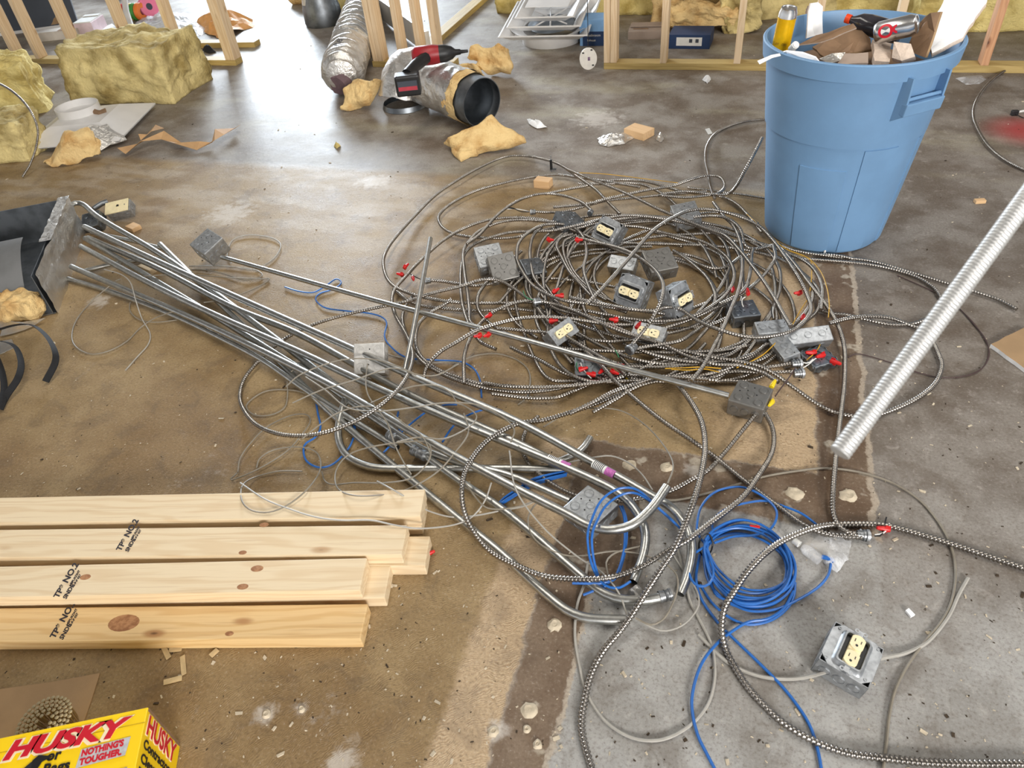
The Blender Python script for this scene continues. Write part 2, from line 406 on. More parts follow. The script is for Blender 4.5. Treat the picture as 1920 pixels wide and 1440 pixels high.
# ------------------------------------------------------------------ stud walls
WY = 4.62
STUD = {}
def stick(name, p, d, L, m, parent, w=.038, dp=.089):
    """timber with its long axis on local x"""
    key = (round(L, 3), w, dp, m.name)
    if key not in STUD:
        o = MB().box((L / 2, 0, 0), (L, w, dp)).build(name, m, parent, bevel=.0025); STUD[key] = o.data
    else: o = from_mesh(name, STUD[key], parent)
    x = Vector(d).normalized(); up = Vector((0, 0, 1)) if abs(x.z) < .9 else Vector((0, 1, 0))
    y = up.cross(x).normalized(); z = x.cross(y)
    o.matrix_local = Matrix.Translation(Vector(p)) @ Matrix((x, y, z)).transposed().to_4x4()
    return o
def wall_empty(name):
    o = bpy.data.objects.new(name, None); COL.objects.link(o); return struct(o)
def plate(parent, a, b, m):
    a = Vector(a); b = Vector(b); L = (b - a).length
    return stick('bottom_plate', a + Vector((0, 0, .019)), b - a, L, m, parent, .089, .038)
def stud(parent, x, y=WY + .0445, m=None, rot=0, h=2.44):
    o = stick('stud', (x, y, .038), (0, 0, 1), h, m or M_stud, parent)
    if rot: o.matrix_local = Matrix.Translation((x, y, .038)) @ Rz(rot).to_4x4() @ Matrix.Translation((-x, -y, -.038)) @ o.matrix_local
    return o
def top_plate(parent, a, b): 
    a = Vector(a); b = Vector(b); return stick('top_plate', a + Vector((0, 0, 2.497)), b - a, (b - a).length, M_stud, parent, .089, .038)
def sx_at(px, py): return GY(px, py, WY).x
wl = wall_empty('wall_left')
plate(wl, (-6.6, WY + .0445, 0), (-3.58, WY + .0445, 0), M_treat); top_plate(wl, (-6.6, WY + .0445, 0), (-3.58, WY + .0445, 0))
for px in (-40, 24, 66, 139, 240, 330): stud(wl, sx_at(px, 108) + .019)
stud(wl, -3.58 - .019); stud(wl, -3.58 - .058)
wr = wall_empty('wall_right')
plate(wr, (sx_at(1132, 133), WY + .0445, 0), (3.2, WY + .0445, 0), M_treat); top_plate(wr, (sx_at(1132, 133), WY + .0445, 0), (3.2, WY + .0445, 0))
x0 = sx_at(1132, 118)
for k, x in enumerate((x0 + .019, x0 + .059, sx_at(1237, 118) + .019, sx_at(1375, 120) + .019, sx_at(1375, 120) + .43, sx_at(1375, 120) + .84)): stud(wr, x)
stud(wr, sx_at(1838, 124) + .019, m=M_studr); stud(wr, sx_at(1838, 124) + .42, m=M_studr)
wc = wall_empty('wall_center')
xa, xb = sx_at(699, 124), sx_at(852, 124)
plate(wc, (xa, WY + .0445, 0), (xb, WY + .0445, 0), M_treat); top_plate(wc, (xa, WY + .0445, 0), (xb, WY + .0445, 0))
for px in (699, 709): stud(wc, sx_at(px, 112) + .019)
stud(wc, sx_at(748, 114) + .019); stud(wc, sx_at(764, 112) + .06, WY + .07, rot=90); stud(wc, sx_at(783, 112) + .019)
stud(wc, sx_at(815, 116) + .019); stud(wc, xb - .05, WY + .10, rot=90)
ra, rb_ = G(838, 70), G(900, 14); rd = (rb_ - ra).normalized(); rs = Vector((rd.y, -rd.x, 0))
p0 = ra - rs * .0445 - rd * .35; p1 = ra - rs * .0445 + rd * 3.0
wa = wall_empty('wall_angled')
plate(wa, (p0.x, p0.y, 0), (p1.x, p1.y, 0), M_treat); top_plate(wa, (p0.x, p0.y, 0), (p1.x, p1.y, 0))
ang = math.degrees(math.atan2(rd.y, rd.x))
for k in (.12, .40, .80, 1.2): 
    q = p0 + rd * (k + .3); stud(wa, q.x, q.y, rot=ang)
# ------------------------------------------------------------------ lumber on the floor
def board(label, far_right, far_left, ztop, m, stamp=None, knots=(), base=None, along=0.0, side=0.0):
    if base is None:
        a = G(*far_right, ztop); b = G(*far_left, ztop)
    else:
        a, b = base; dd = (b - a).normalized(); sd = Vector((dd.y, -dd.x, 0)) * side
        a = a - dd * along + sd; b = b - dd * along + sd
        a = Vector((a.x, a.y, ztop)); b = Vector((b.x, b.y, ztop))
    d = (b - a).normalized(); n = Vector((0, 0, 1)).cross(d).normalized()
    if n.y > 0: n = -n
    L = 2.44
    rot = Matrix((-d, -n, Vector((0, 0, 1)))).transposed()
    c = a + n * .0445 + Vector((0, 0, -.019))
    o = thing('lumber', label, 'lumber', (c.x, c.y, ztop - .038), rot, 'two-by-fours stacked on the floor')
    MB().box((-L / 2, 0, .019), (L, .089, .038)).build('plank', m, o, bevel=.003)
    if stamp:
        s = rot.transposed() @ (G(*stamp, ztop) - o.location)
        base_ = T(s.x, s.y, .0383) @ Matrix.Rotation(math.radians(88), 4, 'Z')
        for txt, sz, dx, dy in (('TP*', .022, -.036, .006), ('NO.2', .024, .006, .006), ('SNDE', .016, -.038, -.016), ('HSPL/KDHT', .0085, -.002, -.008), ('S-P-F 037', .0085, -.002, -.017)):
            lettering('grade_stamp', txt, sz, M_ink, o, base_ @ T(dx, dy, 0), bold=sz * .028, shear=.35, label='black printed grade stamp')
    for kx, ky, r in knots:
        s = rot.transposed() @ (G(kx, ky, ztop) - o.location)
        MB().lathe([(0, .0004), (r * .35, .0004), (r * .4, .0002), (r, .00015), (r * 1.02, 0)], 20, T(s.x, s.y, .038) @ Matrix.Diagonal((1.7, 1, 1, 1))).build('knot', M_knot, o)
    return (a, b)
M_knot = mat('knot_wood', S(178, 130, 90), .6, 0, .1, 90, dark=S(146, 98, 62))
b1 = board('plain pale two-by-four farthest from the camera, with grey wire looped over it', (797, 917), (0, 933), .076, M_pine)
board('lower two-by-four hidden beneath the farthest board of the stack', None, None, .038, M_pine, base=b1, along=-.004)
b2 = board('grade-stamped two-by-four second from the far edge, lying on a longer board', (764, 984), (0, 993), .076, M_pine, (243, 1012), ((455, 1036, .006), (495, 984, .007)))
board('longer two-by-four sticking out under the second board, beside a red wire nut', None, None, .038, M_pine, base=b2, along=.052, side=-.006)
b3 = board('grade-stamped pale two-by-four with two round knots, second nearest the camera', (688, 1046), (0, 1062), .076, M_pine, (128, 1098), ((482, 1066, .009), (455, 1100, .008), (160, 1082, .008)))
board('lower two-by-four peeking out short under the third board', None, None, .038, M_pine, base=b3, along=.05, side=.004)
board('amber two-by-four nearest the camera with a big oval knot', (690, 1132), (0, 1140), .038, M_pine2, (122, 1172), ((232, 1168, .022), (430, 1188, .006)))

# ------------------------------------------------------------------ conduit
def zfun(n, z):
    if isinstance(z, (int, float)): return [z] * n
    return [z[0] + (z[1] - z[0]) * i / (n - 1) for i in range(n)] if len(z) == 2 else list(z)
def pts3(crop, pts, z, zn=0.0, seed=0):
    px = cp(crop, pts); zs = zfun(len(px), z)
    return [G(p[0], p[1], max(.004, zz + zn * noise.noise((i * .61 + seed * 7.3, seed * 1.7, .3)))) for i, (p, zz) in enumerate(zip(px, zs))]
def emt(label, pts, z, r=.0117, crop='f'):
    P = spline(pts3(crop, pts, z), .02)
    o = tag(MB().tube(P, r, 14, hollow=.88).build('metal_conduit', M_emt, None, True), label, 'conduit', 'conduit on the floor')
    return o
EB = emt('conduit with a price sticker bending down at the blue coil, topmost of the bundle', [(158, 425), (300, 492), (450, 560), (652, 650), (787, 712), (960, 786), (1110, 866), (1223, 930), (1256, 950), (1281, 977), (1294, 1008), (1296, 1043), (1287, 1085), (1275, 1114)], [.10, .10, .09, .08, .07, .06, .05, .05, .05, .045, .04, .03, .02, .013])
EC = emt('conduit with a price sticker hooking round inside the blue cable loop', [(152, 462), (290, 536), (420, 598), (564, 661), (664, 708), (840, 785), (1025, 861), (1127, 906), (1166, 929), (1191, 955), (1207, 986), (1210, 1018), (1201, 1056), (1187, 1091)], [.07, .07, .07, .065, .06, .055, .05, .05, .05, .045, .04, .03, .02, .013])
ED = emt('conduit whose bent end points up to an open mouth by the speckled concrete', [(134, 500), (275, 560), (420, 624), (564, 694), (652, 740), (817, 835), (961, 912), (1064, 964), (1096, 982), (1127, 992), (1160, 992), (1191, 981), (1223, 951), (1251, 911)], [.04, .04, .05, .06, .065, .07, .07, .065, .065, .065, .07, .075, .085, .10])
EA = emt('lowest conduit lying on the tan floor with its bend toward the camera', [(300, 458), (395, 552), (486, 641), (634, 786), (840, 957), (936, 1034), (993, 1086), (1038, 1126), (1064, 1145), (1096, 1158), (1134, 1162), (1177, 1163)], [.05, .04, .03, .02] + [.013] * 8)
EGG = emt('conduit with a hook at the duct end and a wide bend at the foil scrap', [(125, 392), (140, 381), (158, 385), (190, 411), (293, 472), (388, 538), (560, 668), (700, 778), (840, 887), (929, 946), (993, 996), (1044, 1040), (1089, 1079), (1118, 1103), (1143, 1117), (1175, 1125), (1214, 1125), (1239, 1120), (1258, 1112)], [.12, .12, .11, .10, .075, .06, .04, .03] + [.02] * 11)
EH = emt('conduit with a U-bend under the bundle, running level to the right', [(648, 748), (640, 775), (634, 804), (637, 832), (652, 856), (680, 871), (713, 878), (787, 879), (960, 879), (1060, 881)], [.03, .025, .02] + [.016] * 7)
emt('coupled conduit under the bundle with ring couplings', [(560, 684), (645, 745), (725, 800), (800, 845), (880, 872), (960, 893), (1068, 940)], .03, .0105)
emt('straight conduit just below the topmost one in the bundle', [(165, 446), (300, 505), (434, 575), (567, 630), (756, 734), (960, 826), (1080, 886)], [.06, .06, .055, .05, .045, .04, .03])
emt('conduit clipped with wire near the metal duct', [(128, 523), (210, 548), (321, 590), (406, 630), (490, 674), (560, 722), (640, 775), (745, 840)], [.013, .013, .02, .025, .03, .03, .025, .014], .0105)
emt('conduit crossing the middle of the bundle into the duct', [(160, 447), (275, 516), (434, 612), (560, 690)], [.05, .045, .04, .035])
emt('short conduit piece lying across behind the bundle near the duct', [(172, 436), (240, 450), (312, 468)], .03, .009)
emt('short conduit piece under the bundle beside a wood scrap', [(158, 508), (230, 492), (312, 484)], .015, .009)
emt('small curved conduit end near the price stickers', [(1030, 872), (1068, 857), (1092, 842), (1107, 820)], .016, .0105)
EL = emt('long thin conduit joining two square boxes across the cable pile', [(416, 482), (700, 562), (1000, 642), (1200, 698), (1366, 742)], [.06, .075, .09, .08, .05], .0092)
emt('short straight conduit leaning over the left of the cable pile', [(807, 447), (790, 540), (773, 630), (757, 705)], [.15, .11, .07, .03], .009)
def coupling(px, py, z, d, r, L, label):
    c = G(px, py, z); q = (G(px + d[0], py + d[1], z) - c).normalized()
    o = MB().tube([c - q * L / 2, c - q * L * .48, c - q * L * .3, c - q * L * .28, c - q * L * .06, c - q * .02 * L, c + q * L * .06, c + q * L * .28, c + q * L * .3, c + q * L * .48, c + q * L / 2],
             lambda i: r * (1, 1.08, 1.08, .95, .95, 1.1, .95, .95, 1.08, 1.08, 1)[i], 14).build('conduit_coupling', M_dieca, None, True)
    return tag(o, label, 'coupling')
coupling(786, 849, .03, (30, 15), .0155, .05, 'ribbed compression coupling on the lower conduit')
coupling(735, 818, .03, (30, 15), .014, .03, 'small ring coupling on the conduit left of the ribbed one')
coupling(1247, 1117, .02, (20, -5), .0135, .03, 'coupling at the bend end beside the foil scrap')
def sticker(cond, px, py, z, d, label):
    c = G(px, py, z); q = (G(px + d[0], py + d[1], z) - c).normalized(); s = q.cross(Vector((0, 0, 1))).normalized()
    view = (EYE - c).normalized(); upv = (view - q * view.dot(q)).normalized(); s = q.cross(upv)
    def arc(l0, l1, name, m, dr):
        P = []
        for l in (l0, l1):
            P += [c + q * l + (upv * math.cos(a) + s * math.sin(a)) * (.0117 + dr) for a in [math.radians(v) for v in (-65, -40, -15, 10, 35, 60)]]
        o = MB().add(P, [(k, k + 1, k + 7, k + 6) for k in range(5)]).build(name, m, cond, True)
    arc(-.03, .012, 'sticker', M_white, .0006); arc(.012, .04, 'sticker', M_magenta, .0006)
    for k in range(7): arc(-.026 + k * .0048, -.0238 + k * .0048, 'barcode_line', M_ink, .0008)
M_magenta = mat('magenta_print', S(196, 110, 180), .5, 0, .15, 200)
sticker(EC, 1046, 867, .05, (30, 13), ''); sticker(EB, 1130, 879, .05, (30, 16), '')

# ------------------------------------------------------------------ metal clad cable
PITCH = .0088
def mc(label, crop, pts, z=.02, r=.0068, zn=.012, group=None, extra=None, seed=None):
    mc.k += 1
    P3 = pts3(crop, pts, z, zn, mc.k if seed is None else seed)
    if extra: P3 = P3 + extra
    P = spline(P3, PITCH / 4)
    o = MB().tube(P, r, 8, prof=(.70, 1.0, 1.0, .74)).build('metal_clad_cable', M_mc, None, True)
    return tag(o, label, 'cable', group)
mc.k = 0
PG = 'metal-clad cables tangled in the pile'
mc('metal-clad cable looping widest around the far left of the pile', 'c6', [(1480, 420), (1395, 335), (1330, 270), (1230, 200), (1130, 130), (1040, 95), (900, 70), (780, 80), (640, 140), (500, 220), (370, 310), (250, 430), (150, 540), (90, 620), (60, 700), (75, 790), (120, 850), (200, 890), (300, 920), (450, 945), (600, 955), (780, 955), (950, 950), (1100, 975), (1250, 1005)], .03, zn=.02, group=PG)
mc('metal-clad cable making the second loop inside the widest one at far left', 'c6', [(1600, 260), (1400, 225), (1220, 200), (1100, 185), (950, 200), (800, 230), (620, 280), (480, 350), (400, 420), (400, 480), (460, 530), (560, 555), (700, 565), (850, 560), (950, 530), (1100, 500)], .025, group=PG)
mc('metal-clad cable whose big loop lies over the conduit bundle at left', 'f', [(1200, 486), (1153, 467), (1112, 448), (1075, 432), (1044, 420), (1012, 411), (966, 408), (919, 412), (875, 426), (831, 451), (788, 489), (762, 517), (742, 540), (735, 562), (741, 590), (756, 617), (767, 639), (774, 665), (768, 695), (748, 728), (716, 758), (672, 787), (620, 808), (570, 817), (520, 813), (482, 797), (458, 770), (450, 742), (460, 708), (490, 672), (532, 637), (585, 610), (645, 591), (700, 578), (760, 566), (810, 550), (860, 538), (904, 525), (936, 526), (962, 540), (990, 560)], [.05] * 10 + [.04] * 6 + [.05, .07, .09, .10, .10, .10, .09, .07, .05, .03, .02, .015, .015, .02, .02, .03, .04, .05, .06, .06, .06, .06, .06, .05, .04], zn=.004, group=PG)
L_ = [
 ('sweeping from the middle of the pile down its left edge', 'f', [(1260, 415), (1200, 408), (1140, 415), (1070, 430), (1000, 434), (950, 437), (900, 453), (874, 472), (865, 500), (864, 540), (868, 575), (880, 610), (900, 640), (930, 655)], .04),
 ('running straight down the left inside of the pile', 'c6', [(1100, 470), (900, 455), (760, 470), (640, 520), (570, 590), (540, 650), (545, 750), (560, 860), (575, 980), (580, 1060), (620, 1100)], .05),
 ('curling into a narrow loop left of the ivory outlets', 'c6', [(860, 690), (870, 600), (920, 540), (1010, 490), (1110, 480), (1200, 500), (1260, 560), (1280, 650), (1262, 750), (1290, 850), (1340, 950), (1400, 1020)], .06),
 ('rising out of the narrow loop toward the lower right', 'c6', [(860, 690), (880, 740), (940, 830), (1020, 890), (1150, 940), (1300, 960), (1450, 985), (1600, 1000), (1750, 1020)], .07),
 ('inside the narrow loop, doubling it', 'c6', [(1010, 500), (960, 550), (940, 640), (950, 750), (975, 820), (1040, 890), (1130, 970), (1230, 1010), (1380, 1060)], .045),
 ('draped in the centre of the pile, first of three side by side', 'c6', [(1200, 540), (1130, 560), (1100, 610), (1130, 680), (1180, 770), (1250, 850), (1330, 930), (1420, 975), (1520, 1010)], .05),
 ('draped in the centre of the pile, second of three side by side', 'c6', [(1220, 545), (1150, 580), (1140, 640), (1165, 720), (1215, 800), (1300, 880), (1400, 940)], .04),
 ('draped in the centre of the pile, third of three side by side', 'c6', [(1230, 560), (1180, 600), (1165, 660), (1190, 740), (1250, 820), (1350, 900), (1480, 970)], .03),
 ('reaching from a red-capped tail at the left into the pile', 'c6', [(325, 820), (400, 822), (500, 838), (620, 850), (760, 830), (900, 805), (1100, 810), (1300, 830), (1450, 860)], .02),
 ('bending down in front toward the thin conduit', 'c6', [(545, 1440), (545, 1280), (580, 1170), (640, 1080), (720, 1010), (830, 960), (930, 940), (1010, 940), (1100, 990), (1220, 1020), (1400, 1060)], .05),
 ('crossing over the thin conduit toward the lower left', 'c6', [(300, 1440), (320, 1340), (400, 1250), (500, 1190), (620, 1120), (740, 1080), (900, 1045), (1050, 1040), (1200, 1050), (1400, 1080), (1600, 1085), (1760, 1070)], [.03, .04, .06, .08, .10, .10, .09, .08, .07, .06, .05, .05]),
 ('hugging the left side of the short leaning conduit', 'c6', [(470, 930), (430, 960), (350, 1010), (280, 1070), (255, 1150), (262, 1230), (310, 1300), (400, 1360), (520, 1405), (660, 1440), (850, 1455)], .025),
 ('lowest of the two that run side by side at the pile front left', 'c6', [(250, 900), (200, 960), (175, 1040), (190, 1120), (240, 1240), (310, 1320), (420, 1385), (540, 1430), (700, 1470), (900, 1490), (1100, 1470), (1300, 1420)], .018),
 ('running flat along the bare tan floor at the pile front', 'e4', [(-160, 760), (0, 840), (200, 920), (400, 1030), (600, 1120), (850, 1190), (1100, 1212), (1300, 1240), (1500, 1260)], .02),
 ('running level along the front edge under the others', 'e4', [(-500, 1220), (-250, 1260), (0, 1272), (300, 1275), (600, 1260), (900, 1225), (1150, 1180), (1400, 1100), (1700, 960)], .03),
 ('curving up from the front edge toward the grey square box', 'e4', [(-400, 1360), (0, 1410), (250, 1420), (450, 1405), (650, 1330), (900, 1225), (1200, 1120), (1500, 1010), (1750, 900)], .02),
 ('fanning from the front toward the long conduit, upper one', 'e4', [(600, 1620), (800, 1520), (960, 1440), (1150, 1340), (1400, 1250), (1600, 1180), (1780, 1140), (2100, 1150), (2400, 1170)], .05),
 ('fanning from the front toward the long conduit, lower one', 'e4', [(900, 1600), (1200, 1430), (1350, 1330), (1550, 1240), (1800, 1190), (2200, 1170), (2500, 1190)], .035),
 ('passing under the thin conduit in the left foreground of the pile', 'c6', [(740, 1105), (900, 1120), (1050, 1135), (1200, 1190), (1320, 1250), (1440, 1320), (1520, 1390)], .04),
 ('falling diagonally from a clamp in the centre left', 'c6', [(960, 945), (1020, 1030), (1100, 1110), (1200, 1180), (1300, 1240), (1420, 1310), (1560, 1360)], .055),
 ('stretching from the same clamp to the right', 'c6', [(980, 940), (1100, 965), (1250, 1020), (1400, 1090), (1560, 1150), (1700, 1190)], .06),
 ('passing behind the leaning conduit with a slack bow', 'c6', [(120, 870), (250, 960), (450, 990), (650, 1000), (830, 990), (1000, 1010), (1180, 1060)], .018),
 ('arching over the top of the pile, free end with bare wires', 'c6', [(950, 405), (1050, 410), (1150, 405), (1280, 370), (1400, 340), (1600, 320), (1800, 300), (2000, 285)], .04),
 ('in a small arch over the top left of the pile', 'c6', [(560, 600), (640, 540), (740, 430), (850, 350), (950, 310), (1050, 298), (1160, 315), (1250, 350), (1310, 400)], .06),
 ]
for d_, crop, pts, z in L_: mc('metal-clad cable ' + d_, crop, pts, z, group=PG)
R_ = [
 ('shining round the right half of the pile in one broad loop', 'c7', [(0, 960), (100, 860), (250, 690), (400, 520), (540, 430), (640, 395), (760, 395), (900, 430), (1030, 490), (1120, 580), (1200, 690), (1270, 800), (1320, 900), (1345, 990), (1310, 1060), (1230, 1120), (1120, 1150), (1000, 1160), (880, 1140), (760, 1100), (650, 1050), (560, 990), (480, 980), (400, 1000), (250, 990), (100, 960), (-100, 920)], [.16, .17, .17, .16, .15, .14, .14, .13, .12, .11, .10, .09, .08, .08, .08, .08, .09, .10, .10, .10, .10, .10, .10, .11, .11, .10, .09]),
 ('bowing down over the ivory outlets to a clamp', 'c7', [(-60, 560), (60, 590), (180, 620), (280, 660), (370, 720), (430, 780), (460, 850), (450, 930), (410, 1020), (350, 1110), (255, 1225)], [.06, .07, .09, .12, .15, .17, .18, .17, .14, .10, .06]),
 ('slanting from the upper left of the pile down to the twin grey boxes', 'c7', [(-120, 150), (0, 200), (100, 240), (200, 280), (330, 340), (430, 390), (550, 440), (700, 500), (830, 550), (920, 640), (1000, 740), (1060, 820), (1130, 930), (1180, 1020), (1225, 1095)], .10),
 ('twisting into a small loop at the upper right of the pile', 'c7', [(-200, 380), (0, 360), (120, 330), (250, 300), (400, 270), (520, 250), (620, 215), (720, 190), (800, 200), (830, 250), (800, 290), (740, 300), (600, 285), (450, 300)], .05),
 ('along the upper edge of the pile, outermost strand', 'c7', [(-250, 300), (-100, 270), (0, 250), (100, 225), (220, 215), (350, 225), (480, 260), (600, 290), (720, 300), (820, 320), (900, 360), (970, 430), (1050, 530)], .03),
 ('lifting off the pile toward the side of the blue can', 'c7', [(450, 310), (600, 320), (760, 305), (850, 298), (900, 250), (950, 160), (1000, 70), (1055, -40)], [.05, .05, .05, .06, .10, .18, .24, .28]),
 ('through the middle of the pile over the ivory outlet', 'c7', [(-200, 520), (0, 475), (120, 445), (250, 430), (400, 440), (520, 460), (650, 490), (780, 540), (860, 575), (940, 590)], .08),
 ('circling the centre of the pile beside the brown square box', 'c7', [(200, 490), (330, 500), (450, 530), (560, 555), (680, 580), (780, 630), (850, 690), (885, 770), (870, 850), (820, 920), (740, 980), (640, 1030), (500, 1060), (350, 1060), (200, 1040), (0, 1000)], .06),
 ('dropping in a short arc right of the brown square box', 'c7', [(520, 640), (590, 685), (660, 740), (720, 800), (760, 870), (772, 930), (750, 990)], .05),
 ('sagging in a shallow bow right of the brown square box', 'c7', [(540, 650), (600, 680), (680, 725), (780, 748), (860, 725), (920, 680), (980, 660)], .03),
 ('falling steeply through the right of the pile to the front', 'c7', [(760, 350), (820, 430), (880, 490), (920, 580), (935, 680), (930, 780), (910, 880), (870, 980), (820, 1100), (760, 1220), (700, 1330), (630, 1420)], .09),
 ('arching at the right edge then dropping inside', 'c7', [(640, 440), (760, 430), (850, 450), (920, 510), (945, 600), (1000, 630), (1090, 615), (1150, 605), (1250, 640), (1380, 660), (1500, 668), (1600, 690)], [.10, .10, .10, .09, .07, .05, .04, .03, .02, .014, .014, .014]),
 ('hooked at the pile right edge and doubling back inside', 'c7', [(1120, 605), (1132, 680), (1100, 740), (1040, 810), (960, 880), (860, 940), (740, 1000), (600, 1060), (450, 1110)], .05),
 ('hanging straight in the right inside of the pile', 'c7', [(1000, 625), (990, 660), (985, 740), (960, 850), (900, 910), (800, 960)], .06),
 ('sweeping low along the front of the pile under the twin boxes', 'c7', [(0, 1040), (150, 1090), (300, 1150), (450, 1200), (600, 1270), (760, 1320), (920, 1330), (1050, 1370), (1150, 1430)], .05),
 ('running to a clamp at the lower right with red-capped wires', 'c7', [(300, 1230), (420, 1270), (560, 1300), (700, 1310), (860, 1300), (1000, 1260), (1080, 1200)], .04),
 ('ending in the upper of two clamps at the lower right', 'c7', [(700, 1330), (850, 1320), (1000, 1345), (1120, 1335), (1270, 1310)], .03),
 ('ending in the lower of two clamps at the lower right', 'c7', [(560, 1395), (750, 1385), (900, 1365), (1060, 1372), (1280, 1365)], .025),
 ('rising from the centre clamp with a flat bow', 'c7', [(270, 1240), (340, 1220), (430, 1205), (560, 1180), (640, 1130), (740, 1060)], .05),
 ('stretching along the far right side below the can', 'c7', [(800, 310), (900, 360), (980, 440), (1080, 540), (1180, 650), (1280, 760), (1340, 840)], .02),
 ]
for d_, crop, pts, z in R_: mc('metal-clad cable ' + d_, crop, pts, z, group=PG)
mc('metal-clad cable leaving the pile at right and dropping to a clamp on bare concrete', 'f', [(1459, 457), (1490, 495), (1520, 535), (1544, 565), (1562, 592), (1575, 620), (1583, 652), (1584, 690), (1582, 730), (1576, 780), (1568, 850), (1562, 920), (1562, 960), (1572, 985), (1592, 999), (1618, 1003)], [.03] * 6 + [.02] * 6 + [.015] * 4, .0074, .004)
mc('metal-clad cable slanting from the pile down right to the same clamp', 'f', [(1095, 655), (1125, 682), (1160, 720), (1230, 780), (1300, 828), (1335, 853), (1400, 905), (1460, 950), (1510, 986), (1560, 1003), (1618, 1007)], [.05, .05, .04, .03, .02] + [.013] * 6, .0076, .003)
mc('metal-clad cable from under the lone square box to the conduit mouth', 'f', [(1416, 778), (1390, 810), (1361, 846), (1330, 880), (1300, 898), (1256, 921), (1200, 935), (1140, 940), (1089, 932), (1044, 913), (1005, 884), (985, 858), (980, 830), (990, 800), (1010, 780)], [.03, .02] + [.012] * 3 + [.015] * 10, .0066, .003)
mc('metal-clad cable circling the conduit ends in a wide ring in the foreground', 'f', [(1434, 774), (1447, 799), (1451, 826), (1446, 852), (1430, 880), (1398, 926), (1366, 955), (1328, 983), (1290, 1012), (1255, 1031), (1207, 1060), (1160, 1079), (1121, 1085), (1064, 1085), (1016, 1079), (968, 1060), (920, 1034), (888, 996), (870, 957), (866, 916), (875, 877), (901, 839), (933, 813), (974, 794), (1019, 788), (1064, 775), (1112, 759), (1165, 738), (1220, 716), (1256, 706)], [.03, .02, .015, .015, .02, .03, .04, .05, .06, .06, .05, .04, .05, .05, .05, .04, .04, .05, .07, .09, .09, .08, .07, .06, .05, .04, .03, .03, .03, .03], .0076, .004)
mc('metal-clad cable running over the ring and down the middle to the bottom edge', 'f', [(1180, 702), (1230, 705), (1265, 718), (1293, 750), (1315, 790), (1322, 836), (1316, 884), (1303, 932), (1287, 976), (1265, 1028), (1236, 1072), (1207, 1117), (1185, 1152), (1160, 1186), (1130, 1222), (1108, 1265), (1096, 1312), (1090, 1360), (1097, 1400), (1112, 1450), (1125, 1500)], [.05, .05, .05, .05, .06, .07, .09, .10, .09, .08, .06, .04, .03, .02, .015] + [.01] * 6, .0084, .003)
mc('metal-clad cable sweeping in an S over the blue coil to the bottom right corner', 'f', [(1960, 1080), (1920, 1065), (1860, 1045), (1800, 1025), (1740, 1006), (1690, 992), (1650, 984), (1605, 983), (1561, 984), (1526, 990), (1488, 1004), (1456, 1021), (1427, 1044), (1398, 1076), (1377, 1108), (1360, 1135), (1354, 1161), (1354, 1190), (1362, 1221), (1377, 1250), (1400, 1286), (1432, 1322), (1472, 1358), (1526, 1389), (1589, 1412), (1656, 1421), (1732, 1429), (1821, 1432), (1910, 1432), (1960, 1436)], [.01] * 9 + [.02, .03, .04, .05, .05, .045, .04, .03, .02] + [.01] * 12, .0084, .002)
mc('metal-clad cable from the end of the grey box ringing wide on the right', 'd6', [(360, 520), (480, 490), (600, 480), (720, 490), (830, 530), (900, 560), (960, 620), (1000, 700), (1020, 770), (990, 860), (920, 930), (820, 990), (700, 1040), (590, 1070), (490, 1065), (380, 1040), (280, 990), (180, 920), (110, 870), (40, 820), (-60, 770), (-200, 740), (-350, 715), (-500, 680)], [.05, .04, .03, .02] + [.012] * 13 + [.02, .03, .04, .05, .05, .05, .05], .0072, .003)
mc('metal-clad cable making a shallow dip right of the grey boxes', 'd6', [(300, 440), (380, 465), (460, 472), (560, 495), (700, 525), (830, 525), (920, 500), (990, 470)], .012, .0066, .003)
mc('metal-clad cable passing the foot of the can and trailing off right', 'd6', [(-120, 30), (0, 62), (110, 80), (200, 103), (300, 118), (400, 132), (600, 155), (800, 210), (1000, 270), (1200, 330), (1350, 380), (1460, 438)], .012, .0064, .002)
mc('second metal-clad cable below the can foot with a dark wire emerging', 'd6', [(0, 120), (60, 138), (160, 140), (250, 145), (450, 160), (650, 185), (850, 240), (970, 310), (1020, 380)], .01, .0064, .002)
mc('metal-clad cable arching from the pile to behind the blue can', 'f', [(1340, 372), (1332, 350), (1328, 325), (1323, 300), (1326, 273), (1345, 248), (1385, 231), (1430, 224), (1470, 226)], [.05, .04, .03, .03, .02, .012, .012, .012, .012], .0068, .003)
mc('short metal-clad cable lying behind the can and pile', 'f', [(1290, 352), (1340, 358), (1385, 364), (1430, 371), (1470, 378)], .012, .0064, .002)
mc('lone metal-clad cable curving at the far right edge', 'f', [(1960, 104), (1920, 118), (1880, 135), (1850, 160), (1831, 188), (1825, 215), (1835, 245), (1855, 275), (1885, 300), (1925, 320), (1970, 332)], .012, .0068, .003)
mc('lone metal-clad cable hooked over the insulation at the left edge', 'f', [(-50, 140), (0, 158), (30, 177), (55, 205), (70, 238), (69, 270), (58, 305), (42, 332)], [.42, .40, .36, .30, .22, .14, .06, .012], .0064, .002)
